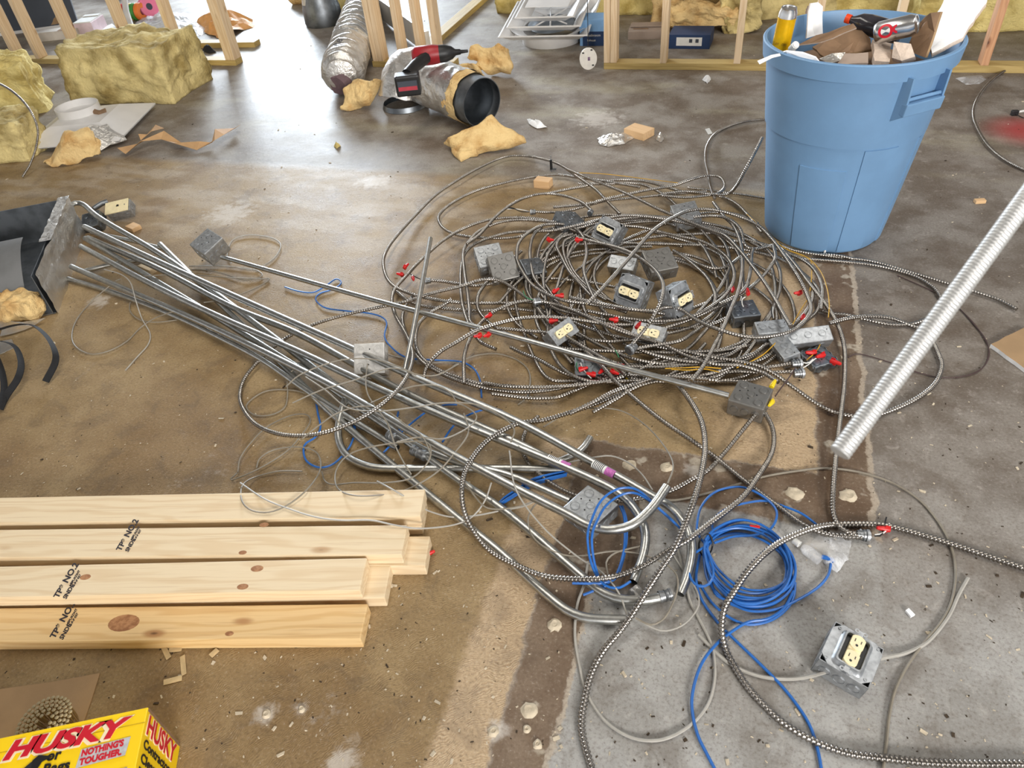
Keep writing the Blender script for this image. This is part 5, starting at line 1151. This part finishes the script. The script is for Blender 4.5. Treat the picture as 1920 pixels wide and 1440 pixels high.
# curled sheet at the near end
V = []
for i in range(10):
    for j in range(10):
        t_ = j / 9; V.append(Vector((Ld * .52 + .26 * t_, .10 + (Wd - .10) * i / 9, (.17 * math.cos(t_ * 1.35) + .02))))
MB().add(V, [(i * 10 + j, i * 10 + j + 1, (i + 1) * 10 + j + 1, (i + 1) * 10 + j) for i in range(9) for j in range(9)]).build('curled_sheet', mat('bright_sheet_steel', S(176, 178, 180), .42, .8, .12, 6), rd_, True)
wool('insulation_scrap', 'tan wool wad tucked at the near end of the sheet-metal duct', G(46, 596), (.17, .09, .07), Rz(20), M_inso, .03, 9, .014, 50, round_=.4)
shard('foil_scrap', 'silver foil sheet lying under the black straps', 'foil', M_foil, [(0, 598, .02), (40, 604, .02), (85, 596, .02), (60, 612, .01), (0, 630, .01)], .02, .002, jag=.01)
shard('foil_scrap', 'pale foil corner at the left edge by the straps', 'foil', M_foil, [(-30, 646, .004), (22, 636, .004), (30, 650, .004), (0, 664, .004), (-30, 668, .004)], .004, .002)
def strap(label, pts, z, w=.020):
    P = spline([G(x, y, zz) for (x, y), zz in zip(pts, z)], .015); V = []
    for i, p in enumerate(P):
        t_ = (P[min(i + 1, len(P) - 1)] - P[max(0, i - 1)]).normalized(); s_ = t_.cross(Vector((0, 0, 1))).normalized(); up_ = s_.cross(t_)
        s_ = (s_ * .75 + up_ * .66).normalized()
        V += [p - s_ * w / 2, p + s_ * w / 2, p + s_ * w / 2 + up_ * .003, p - s_ * w / 2 + up_ * .003]
    b = MB(); n = len(P)
    b.add(V, [(4 * i + k, 4 * i + (k + 1) % 4, 4 * i + 4 + (k + 1) % 4, 4 * i + 4 + k) for i in range(n - 1) for k in range(4)] + [(0, 1, 2, 3), (4 * n - 1, 4 * n - 2, 4 * n - 3, 4 * n - 4)])
    return tag(b.build('black_strap', M_rubber, None, True), label, 'strap')
strap('black strap arching right from the duct with a frayed end', [(-40, 630), (0, 618), (30, 610), (60, 610), (85, 628), (102, 655), (104, 680), (86, 716)], [.04, .05, .06, .07, .07, .06, .04, .012])
strap('black strap hanging in a loop at the left edge', [(-40, 640), (0, 640), (28, 650), (40, 680), (34, 710), (14, 740), (2, 762)], [.05, .06, .06, .05, .04, .02, .012])
strap('black strap vertical at the very left edge', [(-10, 660), (2, 690), (8, 720), (6, 750), (0, 768)], [.05, .04, .03, .02, .012])
# ------------------------------------------------------------------ air diffusers
p = G(135, 262); df = thing('air_diffuser', 'white square diffuser panel lying face down with a round collar at left', 'diffuser', (p.x + .03, p.y + .14, 0), Rz(18))
def sq_ring(s, z): return [Vector((x * s / 2, y * s / 2, z)) for x, y in ((-1, -1), (1, -1), (1, 1), (-1, 1))]
MB().ring_tube([sq_ring(.60, .03), sq_ring(.60, .035), sq_ring(.50, .055), sq_ring(.30, .095), sq_ring(.01, .096), sq_ring(.01, .09), sq_ring(.60, .026)], False).build('pan', M_wmet, df)
MB().lathe([(.001, .092), (.125, .092), (.125, .14), (.118, .14), (.118, .10), (.001, .098)], 32, T(-.06, .06, 0)).build('round_collar', M_wmet, df, True)
crinkle_tube([(.05, .02, .10), (.09, .0, .10), (.12, .02, .10)], .014, M_cardd, 'debris_clump', df, 10, .012, 40)
p = G(1010, 100); q = GY(1018, 60, p.y + .12)
dq = thing('louvred_diffuser', 'white square louvred diffuser tipped on its round neck behind the wool lump', 'diffuser', (p.x + .02, p.y + .28, .09), Rz(3) @ Rx(7))
for k, (s, z) in enumerate(((.60, .06), (.50, .10), (.40, .14), (.29, .17))):
    if k == 3: MB().box((0, 0, z), (s, s * .75, .004)).build('centre_plate', M_wmet, dq, bevel=.001)
    else: MB().ring_tube([sq_ring(s, z - .004), sq_ring(s, z), sq_ring(s - .02, z + .002), sq_ring(s - .15, z - .05), sq_ring(s - .15, z - .053), sq_ring(s - .02, z - .004)], False).build('louvre_frame', M_wmet, dq)
MB().lathe([(.20, -.10), (.205, -.095), (.21, .0), (.29, .04), (.28, .04), (.195, .0), (.19, -.10)], 36).build('round_neck', M_wmet, dq, True)
for a in (20, 60, 100, 140): MB().tube([(-.17 * math.cos(math.radians(a)), -.17 * math.sin(math.radians(a)), .06), (.17 * math.cos(math.radians(a)), .17 * math.sin(math.radians(a)), .06)], .005, 6).build('spoke', M_wmet, dq)
MB().lathe([(.001, .02), (.16, .02), (.16, .018)], 30).build('damper_disc', M_galvd, dq)
# hanging disc tag
p = GY(1103, 110, 4.52)
hd = thing('round_cover', 'white round cover plate hanging from a thin cord', 'cover plate', p, Rz(12))
MB().lathe([(.001, -.004), (.050, -.004), (.0525, 0), (.052, .004), (.001, .004)], 36, Matrix.Rotation(math.radians(90), 4, 'X') @ Matrix.Diagonal((1, 1.22, 1, 1))).build('disc', mat('off_white_plastic', S(234, 228, 218), .5, 0, .05, 30), hd, True)
MB().tube([(0, 0, .058), (.0, 0, .2), (-.005, 0, 1.0), (-.01, .02, 2.0)], .0022, 6).build('cord', M_black, hd)
MB().box((.004, -.0045, .0), (.014, .001, .02)).build('printed_mark', mat('grey_purple_print', S(130, 100, 130), .5, 0, .2, 120), hd)
for x, z in ((-.030, .035), (.028, -.038), (.02, .05)): MB().box((x, -.0045, z), (.012, .001, .008)).build('screw_slot', M_black, hd)
# ------------------------------------------------------------------ cartons behind the right wall
def carton(label, px, py, d, rz, m, name='carton', roll=0, z=0):
    p = G(px, py, z); o = thing(name, label, 'box', (p.x, p.y + d[1] / 2, z), Rz(rz) @ Rx(roll))
    MB().box((0, 0, d[2] / 2), d).build('carton_body', m, o, bevel=.002); return o
ca = carton('light blue and navy carton standing between diffuser and double stud', 1117, 86, (.22, .18, .16), 2, M_lblue)
MB().box((.01, -.091, .045), (.20, .002, .09)).build('printed_band', M_navy, ca)
lettering('lettering', 'Bathroom', .022, M_white, ca, T(-.06, -.0925, .06) @ Matrix.Rotation(math.radians(90), 4, 'X')); lettering('lettering', 'Exhaust', .018, M_white, ca, T(-.06, -.0925, .03) @ Matrix.Rotation(math.radians(90), 4, 'X'))
cb = carton('flattened grey-brown carton with torn flaps on the floor behind the wall', 1206, 74, (.22, .20, .05), 4, M_cardg)
MB().box((-.03, -.04, .052), (.10, .012, .004)).build('flap_slot', M_cardd, cb); MB().box((0, .04, .056), (.21, .10, .004)).build('flap', M_cardg, cb)
cn = carton('navy blue carton with white label under the wool ring', 1292, 92, (.26, .20, .085), -2, M_navy)
MB().box((-.0, -.101, .045), (.16, .002, .05)).build('paper_label', M_white, cn)
for x in (.01, .05): MB().box((x, -.1025, .05), (.02, .001, .022)).build('printed_mark', M_slate, cn)
cz = carton('dark low carton with grey lid left of the blue can, under the wool', 1470, 32, (.30, .2, .07), 0, M_cardg)
# ------------------------------------------------------------------ clutter behind the left wall
p = GY(65, 58, 5.6)
sp = thing('slate_sheet', 'dark slate-grey panel leaning behind the left studs', 'panel', G(70, 60), Rz(28))
MB().box((-.15, .20, .45), (1.0, .03, 1.0), Rx(-18)).build('panel_sheet', M_slate, sp, bevel=.004)
MB().box((-.15, .06, .012), (1.05, .05, .024)).build('panel_edge', M_wmet, sp, bevel=.003)
b1 = carton('long pale carton with tape lying below the dark panel', 100, 76, (.42, .12, .07), 20, mat('pale_carton', S(206, 198, 188), .6, 0, .08, 12))
MB().box((.10, -.002, .071), (.10, .121, .003)).build('tape', M_cardd, b1)
b2 = carton('white and pink printed paper pack between the studs', 155, 68, (.16, .26, .10), 18, mat('pink_white_pack', S(228, 206, 214), .6, 0, .06, 20))
MB().box((0, 0, .104), (.15, .25, .008)).build('top_sheet', M_white, b2)
MB().ring_tube([[Vector((x, y, z)) for z, y in ((.11, .06), (.11, .12), (.115, .12), (.115, .06))] for x in (-.07, .07)], True).build('handle', M_white, b2)
shard('paper_sheet', 'white paper sheets on the floor right of the pink pack', 'paper', M_white, [(178, 58, .01), (210, 44, .01), (232, 62, .01), (200, 76, .01)], .01, .006, jag=0)
shard('cardboard_scrap', 'tan torn cardboard corner on the dark panel', 'cardboard', M_card, [(96, 46, .12), (106, 24, .22), (116, 30, .20), (118, 42, .13)], .1, .004)
wr_ = thing('wire_spool_stack', 'row of red, yellow, green and orange tape rolls on plastic behind the studs', 'tape', G(256, 38, 0) + Vector((0, 0, .07)), Rz(6))
for i, m_ in enumerate((M_red, M_spy, M_spg, M_spo)):
    MB().lathe([(.03, -.021), (.068, -.021), (.070, -.018), (.070, .018), (.068, .021), (.03, .021)], 28, T(-.072 + i * .048, 0, 0) @ Matrix.Rotation(math.radians(90), 4, 'Y')).build('tape_roll', m_, wr_, True)
ps = thing('pink_tape_roll', 'pink tape roll standing apart from the coloured row', 'tape', G(285, 32, 0) + Vector((0, 0, .085)), Rz(-25))
MB().lathe([(.028, -.025), (.082, -.025), (.086, -.02), (.086, .02), (.082, .025), (.028, .025)], 30, Matrix.Rotation(math.radians(78), 4, 'Y')).build('roll', M_pink, ps, True)
MB().lathe([(.001, .026), (.028, .026), (.028, -.026), (.001, -.026)], 20, Matrix.Rotation(math.radians(78), 4, 'Y')).build('core', M_slate, ps, True)
def crumple(name, label, cat, poly, z, h, m, seed=0, n=22, freq=9):
    """crumpled sheet lying inside a pixel outline"""
    P = [G(x, y, z) for x, y in poly]; c = sum(P, Vector()) / len(P); V = [c + Vector((0, 0, h))]; F = []; K = 8; m_ = len(P) * 4
    ring = []
    for i in range(len(P)):
        for j in range(4): ring.append(P[i].lerp(P[(i + 1) % len(P)], j / 4))
    for k in range(1, K + 1):
        for q in ring:
            w = k / K; v = c.lerp(q, w); hh = h * (1 - w ** 2) * .6 + h * .9 * abs(noise.noise(v * freq + Vector((seed, 0, 0)))) * (1 - .6 * w)
            V.append(Vector((v.x + .3 * h * noise.noise(v * freq * 1.3), v.y, z + max(.002, hh))))
    for i in range(m_): F.append((0, 1 + i, 1 + (i + 1) % m_))
    for k in range(K - 1):
        a = 1 + k * m_; b = a + m_
        for i in range(m_): F.append((a + i, b + i, b + (i + 1) % m_, a + (i + 1) % m_))
    return tag(MB().add(V, F).build(name, m), label, cat)
crumple('plastic_sheet', 'clear wrinkled plastic sheet under the coloured tape rolls', 'plastic sheet', [(240, 60), (262, 38), (330, 24), (372, 32), (392, 60), (348, 80), (300, 74)], .0, .10, M_sheet, 2)
crumple('orange_paper', 'crumpled orange-brown packing paper behind the end stud', 'paper', [(372, 48), (392, 32), (420, 36), (472, 40), (478, 48), (440, 66), (414, 74), (388, 66)], .0, .14, M_orange, 5, freq=7)
lp = stick('loose_timber', G(345, 92) + Vector((0, .06, .019)), Vector((1, .04, 0)), .62, M_treat, None, .089, .038); tag(lp, 'short timber lying behind the left wall plate', 'lumber')
tag(MB().tube([G(233, -6, .25), G(236, 20, .16), G(250, 62, .03)], .024, 12).build('white_tube', M_wmet, None, True), 'white plastic tube leaning behind the left studs', 'tube')
crumple('black_tie', 'black twisted scrap between the two left plates', 'scrap', [(380, 98), (388, 88), (394, 92), (408, 99), (394, 101)], 0, .05, M_rubber, 3)
rb1 = G(684, 18); rb2 = G(745, 66); d_ = (rb2 - rb1).normalized()
wt = stick('white_trim_board', rb1 + Vector((0, .03, .10)) - d_ * .9, d_, 2.6, M_wmet, None, .03, .15); tag(wt, 'long white trim board lying behind the centre studs', 'trim board')
shard('paper_sheet', 'light blue-white sheet lying behind the centre studs', 'paper', mat('blue_white_sheet', S(206, 220, 240), .5), [(792, 78, .01), (806, 60, .01), (814, 82, .01), (800, 98, .01)], .01, .004, jag=0)
rw = G(220, -2); tag(MB().box(rw + Vector((-.25, .5, .12)), (.7, .3, .24)).build('grey_bundle', M_galvd, None, bevel=.03), 'dull wrapped bundle far behind the left studs', 'bundle')
# ------------------------------------------------------------------ paper strip and blocks
def ribbon(name, label, cat, pts, w, m):
    P = [G(*p) for p in pts]; V = []; n = len(P)
    for i, p in enumerate(P):
        t_ = (P[min(i + 1, n - 1)] - P[max(0, i - 1)]).normalized(); s_ = Vector((-t_.y, t_.x, 0)).normalized(); s_ = (s_ + Vector((0, 0, .5 * (-1) ** i))).normalized()
        V += [p - s_ * w / 2, p + s_ * w / 2]
    lo = min(v.z for v in V)
    V = [Vector((v.x, v.y, v.z - min(0, lo) + .002)) for v in V]
    o = MB().add(V, [(2 * i, 2 * i + 1, 2 * i + 3, 2 * i + 2) for i in range(n - 1)]).build(name, m)
    md = o.modifiers.new('thick', 'SOLIDIFY'); md.thickness = .0012
    return tag(o, label, cat)
ribbon('paper_strip', 'folded brown kraft paper strip on the open floor', 'paper', [(228, 284, .03), (262, 268, .03), (305, 254, .04), (335, 270, .02), (372, 274, .02), (400, 266, .03), (412, 248, .05), (446, 238, .03)], .06, M_kraft)
ribbon('paper_strip', 'short brown paper fold crossing behind the long strip', 'paper', [(262, 258, .05), (280, 250, .06), (300, 238, .05)], .05, M_kraft)
def block(label, px, py, d, rz, m=None, roll=0, z=0):
    o = MB().box((0, 0, d[2] / 2), d).build('wood_offcut', m or M_block, None, bevel=.002)
    o.matrix_world = Matrix.Translation(G(px, py, z)) @ (Rz(rz) @ Rx(roll)).to_4x4(); return tag(o, label, 'wood block')
block('pine offcut block on bare floor beside the crumpled foil', 1198, 254, (.125, .089, .038), -28)
block('small pine offcut at the top left of the cable pile', 1019, 350, (.075, .05, .038), -8)
block('small pine offcut behind the conduit by the switch box', 252, 430, (.06, .045, .02), -20)
block('pale wood scrap under the conduits near the duct', 284, 505, (.085, .06, .022), -18, mat('pale_wood', S(206, 184, 148), .6, 0, .08, 20))
block('chip of wood lying on the concrete right of the can', 1836, 380, (.04, .022, .014), 15)
crumple('foil_scrap', 'crumpled aluminium foil beside the pine offcut', 'foil', [(1120, 262), (1130, 256), (1148, 262), (1178, 252), (1194, 256), (1172, 270), (1140, 276), (1124, 272)], 0, .035, M_foil, 9, freq=30)
crumple('foil_scrap', 'tiny foil twist right of the pine offcut', 'foil', [(1230, 262), (1238, 250), (1246, 262), (1238, 268)], 0, .03, M_foil, 12, freq=30)
crumple('foil_scrap', 'crumpled foil scrap among the conduit ends', 'foil', [(1176, 1120), (1190, 1098), (1204, 1112), (1204, 1132), (1186, 1136)], 0, .045, M_foil, 14, freq=40)
crumple('white_fluff', 'white shred of wool on the floor right of the duct mouth', 'scrap', [(988, 224), (998, 228), (1018, 234), (1026, 240), (1006, 242), (992, 234)], 0, .03, M_dry, 4, freq=20)
crumple('white_fluff', 'white crumb on the floor before the right wall plate', 'scrap', [(1318, 150), (1326, 144), (1334, 150), (1326, 158)], 0, .03, M_dry, 6, freq=20)
crumple('wool_crumb', 'pale wool ball alone on the floor left of the duct', 'scrap', [(627, 275), (632, 269), (638, 274), (632, 280)], 0, .03, M_insy, 6, freq=20)
cl = thing('beam_clamp', 'small dark beam clamp standing at the top of the pile', 'clamp', G(1034, 322), Rz(10))
MB().box((0, 0, .035), (.012, .010, .05)).build('clamp_body', M_black, cl, bevel=.002); MB().tube([(0, 0, .0), (0, 0, .08)], .0025, 6).build('clamp_rod', M_galv, cl); MB().box((.008, 0, .012), (.03, .01, .006)).build('clamp_jaw', M_galvd, cl)
tg_ = shard('paper_tag', 'tiny white paper tag near the arching cable', 'paper', M_white, [(1322, 242), (1330, 240), (1336, 250), (1328, 252)], .002, .001, jag=0)
bk = thing('wire_clip', 'small dark clip on a white wire at the right edge', 'clip', G(1901, 216), Rz(15)); MB().box((0, 0, .012), (.03, .02, .024)).build('clip_body', M_black, bk, bevel=.003); MB().tube([(.01, 0, .014), (.06, .01, .016), (.12, .01, .01)], .005, 8).build('wire_tail', M_white, bk)
MB().tube([(0, -.01, .01), (.01, -.03, .006), (.02, -.05, .004)], .002, 6).build('thin_wire', M_black, bk)
crumple('clear_tray', 'clear plastic food tray on the floor right of the can by the plate', 'plastic tray', [(1790, 148), (1812, 142), (1838, 142), (1848, 150), (1836, 158), (1812, 160)], 0, .02, M_clear, 3, freq=5)
shard('drywall_scrap', 'brown-faced drywall piece with white edge at the right edge of the photo', 'drywall', M_card, [(1858, 645), (1925, 612), (1985, 640), (1985, 740), (1920, 690)], .014, .013, jag=.002, edge_m=M_dry)
# clear bag and connector tip
crumple('clear_bag', 'crumpled clear plastic bag by the end of the blue cable', 'plastic bag', [(1518, 1020), (1535, 1006), (1575, 1004), (1595, 1015), (1590, 1050), (1570, 1075), (1548, 1060), (1530, 1042)], 0, .035, M_clear, 7, freq=26)
bo_ = thing('plastic_vial', 'small clear bottle with a white cap beside the clear bag', 'bottle', G(1508, 1028, .014), Rz(-38))
MB().lathe([(.001, -.03), (.013, -.029), (.0135, .01), (.008, .02), (.001, .02)], 16, Matrix.Rotation(math.radians(-90), 4, 'Y') @ T(0, 0, -.015)).build('vial_body', M_clear, bo_, True)
MB().lathe([(.001, .008), (.008, .008), (.0085, -.008), (.001, -.008)], 14, T(-.022, 0, 0) @ Matrix.Rotation(math.radians(-90), 4, 'Y')).build('cap', M_white, bo_, True)
shard('white_chip', 'white plaster chip on the concrete above the lone outlet box', 'chip', M_dry, [(1698, 1144), (1704, 1140), (1716, 1152), (1708, 1156)], .008, .006, jag=.002)
# plaster lumps left on the slab
for i, (x, y, r) in enumerate([(1040, 1172, .017), (992, 1332, .018), (988, 1368, .008), (1008, 1396, .010), (1250, 876, .018), (1180, 872, .02), (925, 1372, .012), (500, 1340, .01), (566, 1330, .008), (1490, 925, .022), (1590, 930, .022)]):
    b = MB(); b.lathe([(r, 0), (r * .9, .003), (r * .5, .006), (r * .3, .004), (.0005, .005)], 14)
    b.v = [tuple(Vector(v) * (1 + .35 * noise.noise(Vector(v) * 120 + Vector((i * 3, 0, 0))))) for v in b.v]
    o = b.build('plaster_lump', M_crumb, None, True); o.location = G(x, y); tag(o, 'pale dab of plaster ' + ('beside the nearest conduit end', 'largest in the dark strip at the bottom', 'just below the largest dab of the dark strip', 'lowest in the dark strip by the bottom edge', 'under the mouth of the upturned conduit', 'right of the price stickers', 'on the tan side of the dark strip edge', 'farther left on the tan floor below the lumber', 'right of the other dab on the tan floor', 'on dark slab above the blue coil', 'on dark slab beside the dropping cable')[i], 'plaster', 'plaster dabs on the slab')
# wood shavings near the lumber
for i, (x, y, rz, L) in enumerate([(312, 1222, -35, .045), (330, 1218, 20, .03), (345, 1248, -50, .05), (325, 1276, 30, .04), (402, 1225, 70, .02)]):
    o = MB().box((0, 0, .001), (L, .012, .0015)).build('wood_shaving', mat('shaving', S(206, 180, 136), .7), None); o.matrix_world = Matrix.Translation(G(x, y, .001)) @ (Rz(rz) @ Rx(12)).to_4x4() @ T(0, 0, .002); tag(o, 'pale wood shaving ' + ('touching the lumber, leftmost of the group', 'tucked against the lumber beside the leftmost one', 'upright in the middle of the group below the lumber', 'lowest of the group below the lumber', 'alone to the right below the lumber')[i], 'shaving', 'shavings below the lumber')
# ------------------------------------------------------------------ crumbs strewn over the floor
def crumbs(name, label, m, n, seed, s0, s1):
    r = random.Random(seed); b = MB()
    for _ in range(n):
        px = r.uniform(-60, 1980); py = r.uniform(10, 1460) if r.random() < .7 else r.uniform(450, 1440)
        c = G(px, py); s = r.uniform(s0, s1) * (1 if r.random() < .85 else 2.2); rot = Rz(r.uniform(0, 360)) @ Rx(r.uniform(-20, 20)); l = r.uniform(1, 2.6)
        V = [c + rot @ Vector((x * s * l * r.uniform(.7, 1.2), y * s * r.uniform(.7, 1.2), z * s * .35)) + Vector((0, 0, s * .4)) for z in (-1, 1) for y in (-1, 1) for x in (-1, 1)]
        b.add(V, [(0, 2, 3, 1), (4, 5, 7, 6), (0, 1, 5, 4), (2, 6, 7, 3), (0, 4, 6, 2), (1, 3, 7, 5)])
    o = b.build(name, m); o['kind'] = 'stuff'; return tag(o, label, 'crumbs')
crumbs('pale_crumbs', 'pale plaster and wool crumbs strewn over the floor', M_crumb, 1400, 5, .0006, .0017)
crumbs('dark_crumbs', 'dark dirt crumbs strewn over the floor', M_dirt, 900, 6, .0006, .0015)
# ------------------------------------------------------------------ cardboard, nail coil, bag box in the near corner
shard('cardboard_sheet', 'brown cardboard sheet under the nail coil in the near left corner', 'cardboard', M_card, [(-60, 1302), (0, 1292), (100, 1278), (187, 1262), (172, 1310), (158, 1350), (140, 1420), (-60, 1470)], .004, .003, jag=0)
nc = G(84, 1352, .055); ncoil = thing('nail_coil', 'coil of collated framing nails standing on the cardboard sheet', 'nails', (nc.x, nc.y, .004), Rz(0))
NM = None
tot = 104; rad = .0085; th_ = 0.0
for i in range(tot):
    x, y = rad * math.cos(th_), rad * math.sin(th_)
    if NM is None:
        o = MB().lathe([(.0001, 0), (.0014, .004), (.0015, .049), (.0042, .0495), (.0043, .051), (.0001, .0514)], 8).build('nail', M_nail, ncoil, True); NM = o.data
    else: o = from_mesh('nail', NM, ncoil)
    o.matrix_local = T(x, y, .0) @ (Rz(math.degrees(th_)) @ Ry(6)).to_4x4()
    st = .0088 / rad; th_ += st; rad += .0088 * st / (2 * math.pi)
# printed carton
hB = .166
Fb = G(338, 1388); tl = G(277.5, 1326, hB)
C = Vector((Fb.x, Fb.y, 0)) * .0 + Vector((tl.x, tl.y, 0))
u = (G(5.6, 1383, hB) - tl); u.z = 0; u.normalize(); v = Vector((-u.y, u.x, 0))
if v.y > 0: v = -v
# local x runs left to right along the lid, local y away from the camera
hx = thing('bag_carton', 'yellow carton of contractor clean-up bags in the near left corner', 'carton', C, Matrix((-u, -v, Vector((0, 0, 1)))).transposed())
LB, WB = .38, .165
MB().box((-LB / 2, -WB / 2, hB / 2), (LB, WB, hB)).build('carton_body', M_hy, hx, bevel=.0015)
MB().box((.0004, -.003, hB / 2), (.0008, .006, hB * .96)).build('brown_edge', M_cardd, hx)
def TP(x, y, z=0): return T(x, y, hB + .0006 + z)
def print_poly(name, pts, m, z=0): return MB().prism(pts, 0, .0003, TP(0, 0, z)).build(name, m, hx)
# crease of the tuck flap
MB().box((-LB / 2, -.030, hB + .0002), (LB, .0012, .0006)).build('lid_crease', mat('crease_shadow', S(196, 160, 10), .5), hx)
lettering('lettering', 'HUSKY', .047, M_hw, hx, TP(-.260, -.047, .0002), width=.238, bold=.0048, shear=.25); lettering('lettering', 'HUSKY', .047, M_hr, hx, TP(-.256, -.046, .0010), width=.230, bold=.0020, shear=.25)
print_poly('silver_plate_print', [(-.112, -.092), (-.024, -.087), (-.021, -.053), (-.110, -.058)], M_hg, .0004)
for t_, y in (("NOTHING'S", -.0715), ('TOUGHER.', -.0880)): lettering('lettering', t_, .0165, M_hr, hx, TP(-.107, y, .0009) @ Matrix.Rotation(.05, 4, 'Z'), width=.076, bold=.0008)
lettering('lettering', 'or', .026, M_hk, hx, TP(-.172, -.066, .0006), bold=.0008); lettering('lettering', 'p Bags', .026, M_hk, hx, TP(-.194, -.090, .0006), width=.070, bold=.0008)
print_poly('black_bag_print', [(-.30, -.165), (-.258, -.118), (-.222, -.082), (-.196, -.060), (-.188, -.052), (-.160, -.060), (-.178, -.066), (-.186, -.085), (-.192, -.120), (-.196, -.165)], mat('charcoal_print', S(40, 42, 46), .42), .0016)
print_poly('black_bag_shadow_print', [(-.197, -.060), (-.188, -.052), (-.160, -.060), (-.178, -.066), (-.186, -.085), (-.190, -.110), (-.194, -.085)], M_hk, .0020)
print_poly('grey_photo_print', [(-.19, -.165), (-.19, -.126), (-.06, -.113), (-.015, -.110), (-.015, -.165)], M_hgray, .0003)
print_poly('hand_print', [(-.085, -.165), (-.075, -.126), (-.055, -.114), (-.02, -.112), (-.018, -.165)], M_hskin, .0006)
def TE(down, toward, z=0):  # end face: text runs downwards, lines follow toward the camera
    return T(.0007 + z, -toward, hB - down) @ Matrix.Rotation(math.radians(90), 4, 'Z') @ Matrix.Rotation(math.radians(90), 4, 'X') @ Matrix.Rotation(math.radians(-90), 4, 'Z')
lettering('lettering', 'HUSKY', .050, M_hw, hx, TE(.010, .046), width=.140, bold=.0030); lettering('lettering', 'HUSKY', .050, M_hr, hx, TE(.012, .0455, .0006), width=.136, bold=.0012)
for t_, y, w_ in (('Contractor', .072, .124), ('Clean-Up', .098, .112), ('Bags', .124, .064)): lettering('lettering', t_, .024, M_hk, hx, TE(.012, y), width=w_, bold=.0006)
